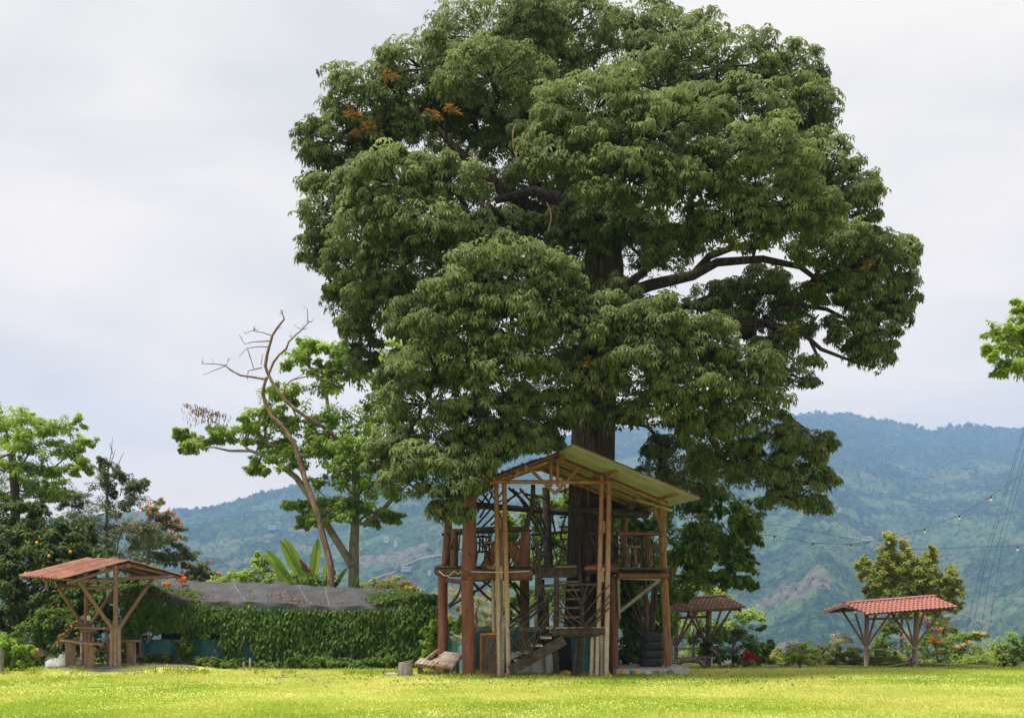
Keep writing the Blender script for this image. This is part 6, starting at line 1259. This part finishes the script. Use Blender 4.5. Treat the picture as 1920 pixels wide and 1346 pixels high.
# flower bed at the left, climbers by the posts
for (base, lobes, mat, D, sz, asp, lab, fl) in [
    (20, [(15, 1215, 30, 18), (40, 1225, 26, 14), (0, 1200, 20, 16), (10, 1238, 34, 12)], 'leaf_bright', 28.6, .12, .45, 'light green leafy plant at the left end of the flower bed', None),
    (75, [(60, 1180, 40, 26), (100, 1190, 36, 28), (80, 1215, 40, 20), (130, 1200, 30, 26), (110, 1165, 36, 30)], 'leaf_mid', 30.2, .14, .35, 'tangle of mixed garden plants behind the white rocks', ('flower_orange', .04, 3, 4, None)),
    (190, [(150, 1120, 40, 34), (200, 1110, 44, 34), (240, 1120, 36, 34), (180, 1160, 44, 34), (230, 1170, 36, 40), (120, 1140, 36, 36), (245, 1210, 26, 36), (180, 1210, 44, 30)], 'leaf_vine', 31.2, .13, .5, 'climbing vine mass behind the left shelter', ('flower_orange', .05, 1, 5, None)),
    (140, [(130, 1205, 22, 20), (150, 1185, 20, 22), (165, 1215, 20, 18)], 'leaf_olive', 29.9, .14, .3, 'strappy plant with reddish orange leaves behind the left bench', ('flower_orange', .07, 8, 5, None)),
    (320, [(300, 1235, 26, 12), (340, 1240, 30, 10), (380, 1242, 26, 9), (420, 1244, 30, 8), (350, 1215, 16, 20), (265, 1238, 18, 10)], 'leaf_mid', 29.4, .11, .5, 'low mixed weeds growing along the foot of the vine wall', ('flower_orange', .04, 4, 4, None)),
    (660, [(560, 1243, 30, 9), (620, 1240, 30, 11), (670, 1242, 30, 10), (720, 1240, 30, 12), (500, 1245, 26, 7)], 'leaf_mid', 29.4, .11, .5, 'dark weeds at the foot of the vine wall towards the stump', None),
    (815, [(808, 1185, 12, 18), (815, 1205, 14, 16), (822, 1170, 10, 14), (806, 1225, 12, 14)], 'leaf_bright', 28.0, .11, .45, 'loose leafy climber between vine shed and lounger', None),
    (845, [(838, 1172, 14, 8), (858, 1170, 14, 9), (870, 1160, 10, 10)], 'leaf_bright', 29.6, .11, .45, 'leafy tips over the pale teal sheet', None),
    (1180, [(1175, 1120, 14, 26), (1178, 1160, 16, 26), (1180, 1200, 18, 26), (1182, 1230, 20, 16), (1172, 1085, 10, 14)], 'leaf_vine', 28.9, .13, .6, 'dark climber hanging beside the right red post', None),
    (1200, [(1195, 1180, 20, 30), (1205, 1215, 20, 24), (1240, 1180, 26, 30), (1230, 1220, 26, 24)], 'leaf_mid', 31.5, .13, .5, 'shrub behind the tyre stack and props', None)]:
    plant('bed_plant', lab, 'plant', gp(base, D), [gp(base, D), P(base, 1238, D), P(base, 1225, D)], [(*l, D) for l in lobes], mat, sz, 'leaf', 16, 50, 'plants in the beds round the lawn', 'twig', .03, .02, .45, -.7, .45, .35, asp, .4, fl)

# ------------------------------------------------------------------ grass
leafmat('grass_blade', (.215, .31, .042), (.335, .40, .07), (.47, .48, .14), .45, .7, spec=.15)
def grass():
    n = 190000; u = rng.uniform(0, 1, n); Y = 14.5 * (31.0 / 14.5) ** u; X = rng.uniform(-.53, .53, n) * Y
    patch = fbm(X * .5, Y * .5, 4, 41); tall = np.clip(patch * 1.5 - .25, .15, 1.2)
    edge = sstep(25.2, 27.5, Y) * 1.0; H = (.016 + .030 * rng.uniform(.3, 1, n)) * (.55 + tall) * (1 + .8 * edge * rng.uniform(0, 1, n))
    inside = (X > 1.2) & (X < 4.3) & (Y > 26.65) | ((X + 10.0) ** 2 / 3.4 + (Y - 28.4) ** 2 / 2.6 < 1); keep = ~inside & (Y < 31); X, Y, H, patch = X[keep], Y[keep], H[keep], patch[keep]; n = len(X)
    Z = gz(X, Y) - .005; th = rng.uniform(0, 6.283, n); w = .006 + .00030 * Y; lean = rng.normal(size=(n, 2)) * .8
    a = np.stack([X - np.cos(th) * w, Y - np.sin(th) * w, Z], 1); b = np.stack([X + np.cos(th) * w, Y + np.sin(th) * w, Z], 1); c = np.stack([X + lean[:, 0] * H, Y + lean[:, 1] * H, Z + H], 1)
    V = np.stack([a, b, c], 1).reshape(-1, 3); F = np.arange(n * 3).reshape(-1, 3); t = np.clip(.5 + (.47 - fbm(X * .28, Y * .28, 4, 91)) * 3.2 + rng.normal(size=n) * .13, 0, 1)
    o = bpy.data.objects.new('grass', npmesh('grass', V, F, 'grass_blade', np.repeat(t, 3))); COL.objects.link(o); tag(o, 'short yellow green lawn grass', 'grass', None, 'stuff')
    # longer weeds along the foot of things
    LV = Leaves(); n = 9000; px = rng.uniform(-20, 1940, n); Y = np.where(px < 840, 27.4 + rng.normal(size=n) * .45, np.where(px < 1290, 25.5 + rng.normal(size=n) * .35, 31.5 + rng.normal(size=n) * .9)); X = (px - PX0) / FPX * Y
    k = fbm(px / 30, px * 0, 3, 77) > .40; ok = k & ~((px > 1148) & (px < 1276) & (Y > 26.5)); X, Y = X[ok], Y[ok]; n = len(X); C = np.stack([X, Y, gz(X, Y) - .01], 1); d = unit(np.array([0, 0, 1.0]) + rng.normal(size=(n, 3)) * .35); L_ = rng.uniform(.05, .17, n) * np.where(rng.uniform(0, 1, n) < .2, 1.2, .8)
    LV.blades(C, unit(np.cross(d, rdir(n))), d, L_, .022, rng.uniform(.0, .8, n), .1, .3)
    o = bpy.data.objects.new('edge_weeds', LV.mesh('edge_weeds', 'grass_blade')); COL.objects.link(o); tag(o, 'longer grass along the lawn edge', 'grass', None, 'stuff')
grass()

# ------------------------------------------------------------------ string of bulbs, wires, far houses, bird
def string_lights():
    D = 33.0; pts = [(1340, 985), (1395, 1000), (1452, 1004), (1524, 1018), (1596, 1020), (1667, 1010), (1734, 991), (1799, 966), (1858, 930), (1960, 860)]
    T = Thing('string_light', 'string of small bulbs hanging from the tree towards the right', 'lights', P(*pts[0], D)); T.add('cable', MB().tube([P(x, y, D) for x, y in pts], .006, 5), 'wire')
    for (x, y) in pts[2:9]:
        c = P(x, y, D); s = T.add('socket', MB().tube([c + Vector((0, 0, .01)), c + Vector((0, 0, -.075))], .024, 8), 'wire'); T.add('bulb', MB().rock(c + Vector((0, 0, -.115)), .036, (1, 1, 1.25), 9, 7), 'bulb', s)
    T2 = Thing('string_light', 'second strand of bulbs crossing at the right edge', 'lights', P(1830, 1000, D)); T2.add('cable', MB().tube([P(x, y, D) for x, y in [(1400, 983), (1460, 984), (1700, 1030), (1908, 1022), (2000, 1000)]], .005, 5), 'wire'); c = P(1908, 1024, D); s = T2.add('socket', MB().tube([c, c + Vector((0, 0, -.075))], .024, 8), 'wire'); T2.add('bulb', MB().rock(c + Vector((0, 0, -.115)), .036, (1, 1, 1.25), 9, 7), 'bulb', s)
string_lights()
for k, (x0, y0, x1, y1) in enumerate([(1868, 975, 1800, 1180), (1875, 960, 1815, 1165), (1885, 950, 1828, 1190), (1905, 900, 1850, 1150)]):
    D = 60; single('guy_wire', MB().tube([P(x1, y1 + 60, D), P((x0 + x1) / 2, (y0 + y1) / 2 + 6, D), P(x0 + 60, y0 - 200, D)], .009, 5), 'wire', 'thin slanting cable seen against the mountain at the right', 'cable', P(x1, y1 + 60, D), 'slanting cables at the right')
def far_house(px, py, w, h, lab, roof='house_roof'):
    p = on_terrain(px, py)
    if p is None: return
    p = p + Vector((0, -4, 2)); s = p.y / FPX; W_, H_ = w * s, h * s; d = W_ * .5; T = Thing('farmhouse', lab, 'house', p, 'houses on the far slopes'); z0 = p.z - 3; top = p.z + H_
    T.add('wall', MB().box((p.x, p.y, (z0 + top) / 2), (W_, d, top - z0)), 'house_wall', smooth=False)
    r = MB(); hh = H_ * .5; r._add([(p.x - W_ * .55, p.y - d * .6, top), (p.x + W_ * .55, p.y - d * .6, top), (p.x + W_ * .55, p.y + d * .6, top), (p.x - W_ * .55, p.y + d * .6, top), (p.x - W_ * .55, p.y, top + hh), (p.x + W_ * .55, p.y, top + hh)], [(0, 1, 5, 4), (2, 3, 4, 5), (1, 2, 5), (3, 0, 4), (3, 2, 1, 0)]); T.add('roof', r, roof, smooth=False)
    dm = MB(); dm.box((p.x, p.y - d * .505, p.z + H_ * .3), (W_ * .12, d * .03, H_ * .6)); T.add('door', dm, 'house_roof', smooth=False)
for q in [(1624, 1018, 18, 3, 'white longhouse on the slope below the string of bulbs'), (1679, 1016, 6, 4, 'tiny pale house right of the white longhouse'), (1439, 952, 14, 3, 'white house on the slope beside the hanging crown tip'), (725, 1020, 9, 4, 'white farmhouse on the slope left of the treehouse'), (742, 1026, 5, 6, 'small pinkish house below the white farmhouse'), (762, 1074, 18, 2.5, 'long white building low on the slope beside the road'), (806, 1081, 5, 3, 'tiny white house near the treehouse deck'), (512, 993, 14, 3, 'pale roofed house on the left slope'), (372, 950, 5, 3, 'tiny house near the left ridge'), (1572, 960, 6, 3, 'tiny house high on the right slope')]: far_house(*q)
# trees on the skyline
def ridge_trees():
    V = []; LV = Leaves()
    for k in range(420):
        px = rng.uniform(250, 640) if k < 130 else (rng.uniform(1480, 1960) if k < 400 else rng.uniform(1700, 1860)); Ys = np.arange(1900, 3250, 25.0); Xs = (px - PX0) / FPX * Ys; zs = terrain(Xs, Ys); kk = int(np.argmax((zs - EYE) / Ys)); X, Y, z = Xs[kk], Ys[kk], zs[kk]; h = rng.uniform(2.5, 9) if k < 400 else rng.uniform(8, 16); n = 40; e = rdir(n); C = np.array([X, Y, z + h * .45]) + e * np.array([h * .45, h * .45, h * .45]) * rng.uniform(.5, 1, (n, 1)); LV.blades(C, unit(e + np.array([0, -.3, .6])), rdir(n), h * .4, h * .3, rng.uniform(0, .7, n))
    o = bpy.data.objects.new('ridge_forest', LV.mesh('ridge_forest', 'leaf_dark')); COL.objects.link(o); tag(o, 'line of far trees along the mountain skyline', 'forest', None, 'stuff')
ridge_trees()
def bird():
    D = 28.6; c = P(597, 137, D); T = Thing('bird', 'tiny dark bird perched on the leftmost upper twig of the crown', 'bird', c); mb = MB(); mb.tube([c + Vector((.02, 0, -.13)), c + Vector((.01, 0, -.06)), c + Vector((-.02, 0, 0)), c + Vector((-.035, 0, .06)), c + Vector((-.045, 0, .09)), c + Vector((-.075, 0, .085))], [.010, .030, .045, .035, .026, .004], 8); T.add('body', mb, 'bird')
    for s in (-1, 1): T.add('leg', MB().tube([c + Vector((-.01, s * .012, -.02)), c + Vector((-.01, s * .012, -.07))], .005, 4), 'bird')
bird()


# trees scattered over the far slopes and the pale road that climbs the left one
def slope_trees():
    LV = Leaves(); n = 4200; px = np.where(rng.uniform(0, 1, n) < .3, rng.uniform(250, 1000, n), rng.uniform(1380, 1960, n)); f = rng.uniform(0, 1, n); top = np.interp(px, SKY[:, 0], SKY[:, 1]); py = top + (1225 - top) * f ** 1.5
    Y = np.arange(640, 3300, 10.0)
    for a, b in zip(px, py):
        X = (a - PX0) / FPX * Y; zt = terrain(X, Y); k = np.nonzero(zt >= EYE + (PY0 - b) / FPX * Y)[0]
        if not len(k): continue
        k = k[0]; h = rng.uniform(4.5, 11) * Y[k] / 2700; m = 9; e = rdir(m); C = np.array([X[k], Y[k], zt[k] + h * .3]) + e * h * np.array([.45, .45, .4]); LV.blades(C, unit(e + np.array([-.2, -.3, .8])), rdir(m), h * .55, h * .5, np.clip(rng.normal() * .3 + .4 + rng.normal(size=m) * .1, 0, 1))
    o = bpy.data.objects.new('hillside_forest', LV.mesh('hillside_forest', 'leaf_dark')); COL.objects.link(o); tag(o, 'scattered far trees over the mountain slopes', 'forest', None, 'stuff')
slope_trees()
rp = [on_terrain(x, y) for x, y in [(690, 1098), (715, 1086), (738, 1078), (760, 1064), (790, 1054), (830, 1046), (880, 1040)]]; rp = [p for p in rp if p]
if len(rp) > 2:
    mb = MB(); w = 2.2; vs = []
    for p in rp: vs += [p + Vector((0, -w, 2.5)), p + Vector((0, w, 4.2))]
    mb._add(vs, [(2 * i, 2 * i + 2, 2 * i + 3, 2 * i + 1) for i in range(len(rp) - 1)]); o = bpy.data.objects.new('road', mb.mesh('road', 'stone_brown')); COL.objects.link(o); tag(o, kind='structure')

n = 700; X = rng.uniform(-6, 8, n); Y = 25.2 + rng.normal(size=n) * 1.6; ok = (Y > 20) & (Y < 27) & ~((X > 1.2) & (X < 4.3) & (Y > 26.4)); X, Y = X[ok], Y[ok]; n = len(X); LV = Leaves()
LV.blades(np.stack([X, Y, gz(X, Y) + rng.uniform(.02, .05, n)], 1), unit(np.array([0, 0, 1.0]) + rng.normal(size=(n, 3)) * .4), rdir(n), rng.uniform(.05, .12, n), .05, rng.uniform(0, 1, n))
o = bpy.data.objects.new('fallen_leaves', LV.mesh('fallen_leaves', 'leaf_brown')); COL.objects.link(o); tag(o, 'dry fallen leaves scattered on the lawn before the treehouse', 'leaves', None, 'stuff')
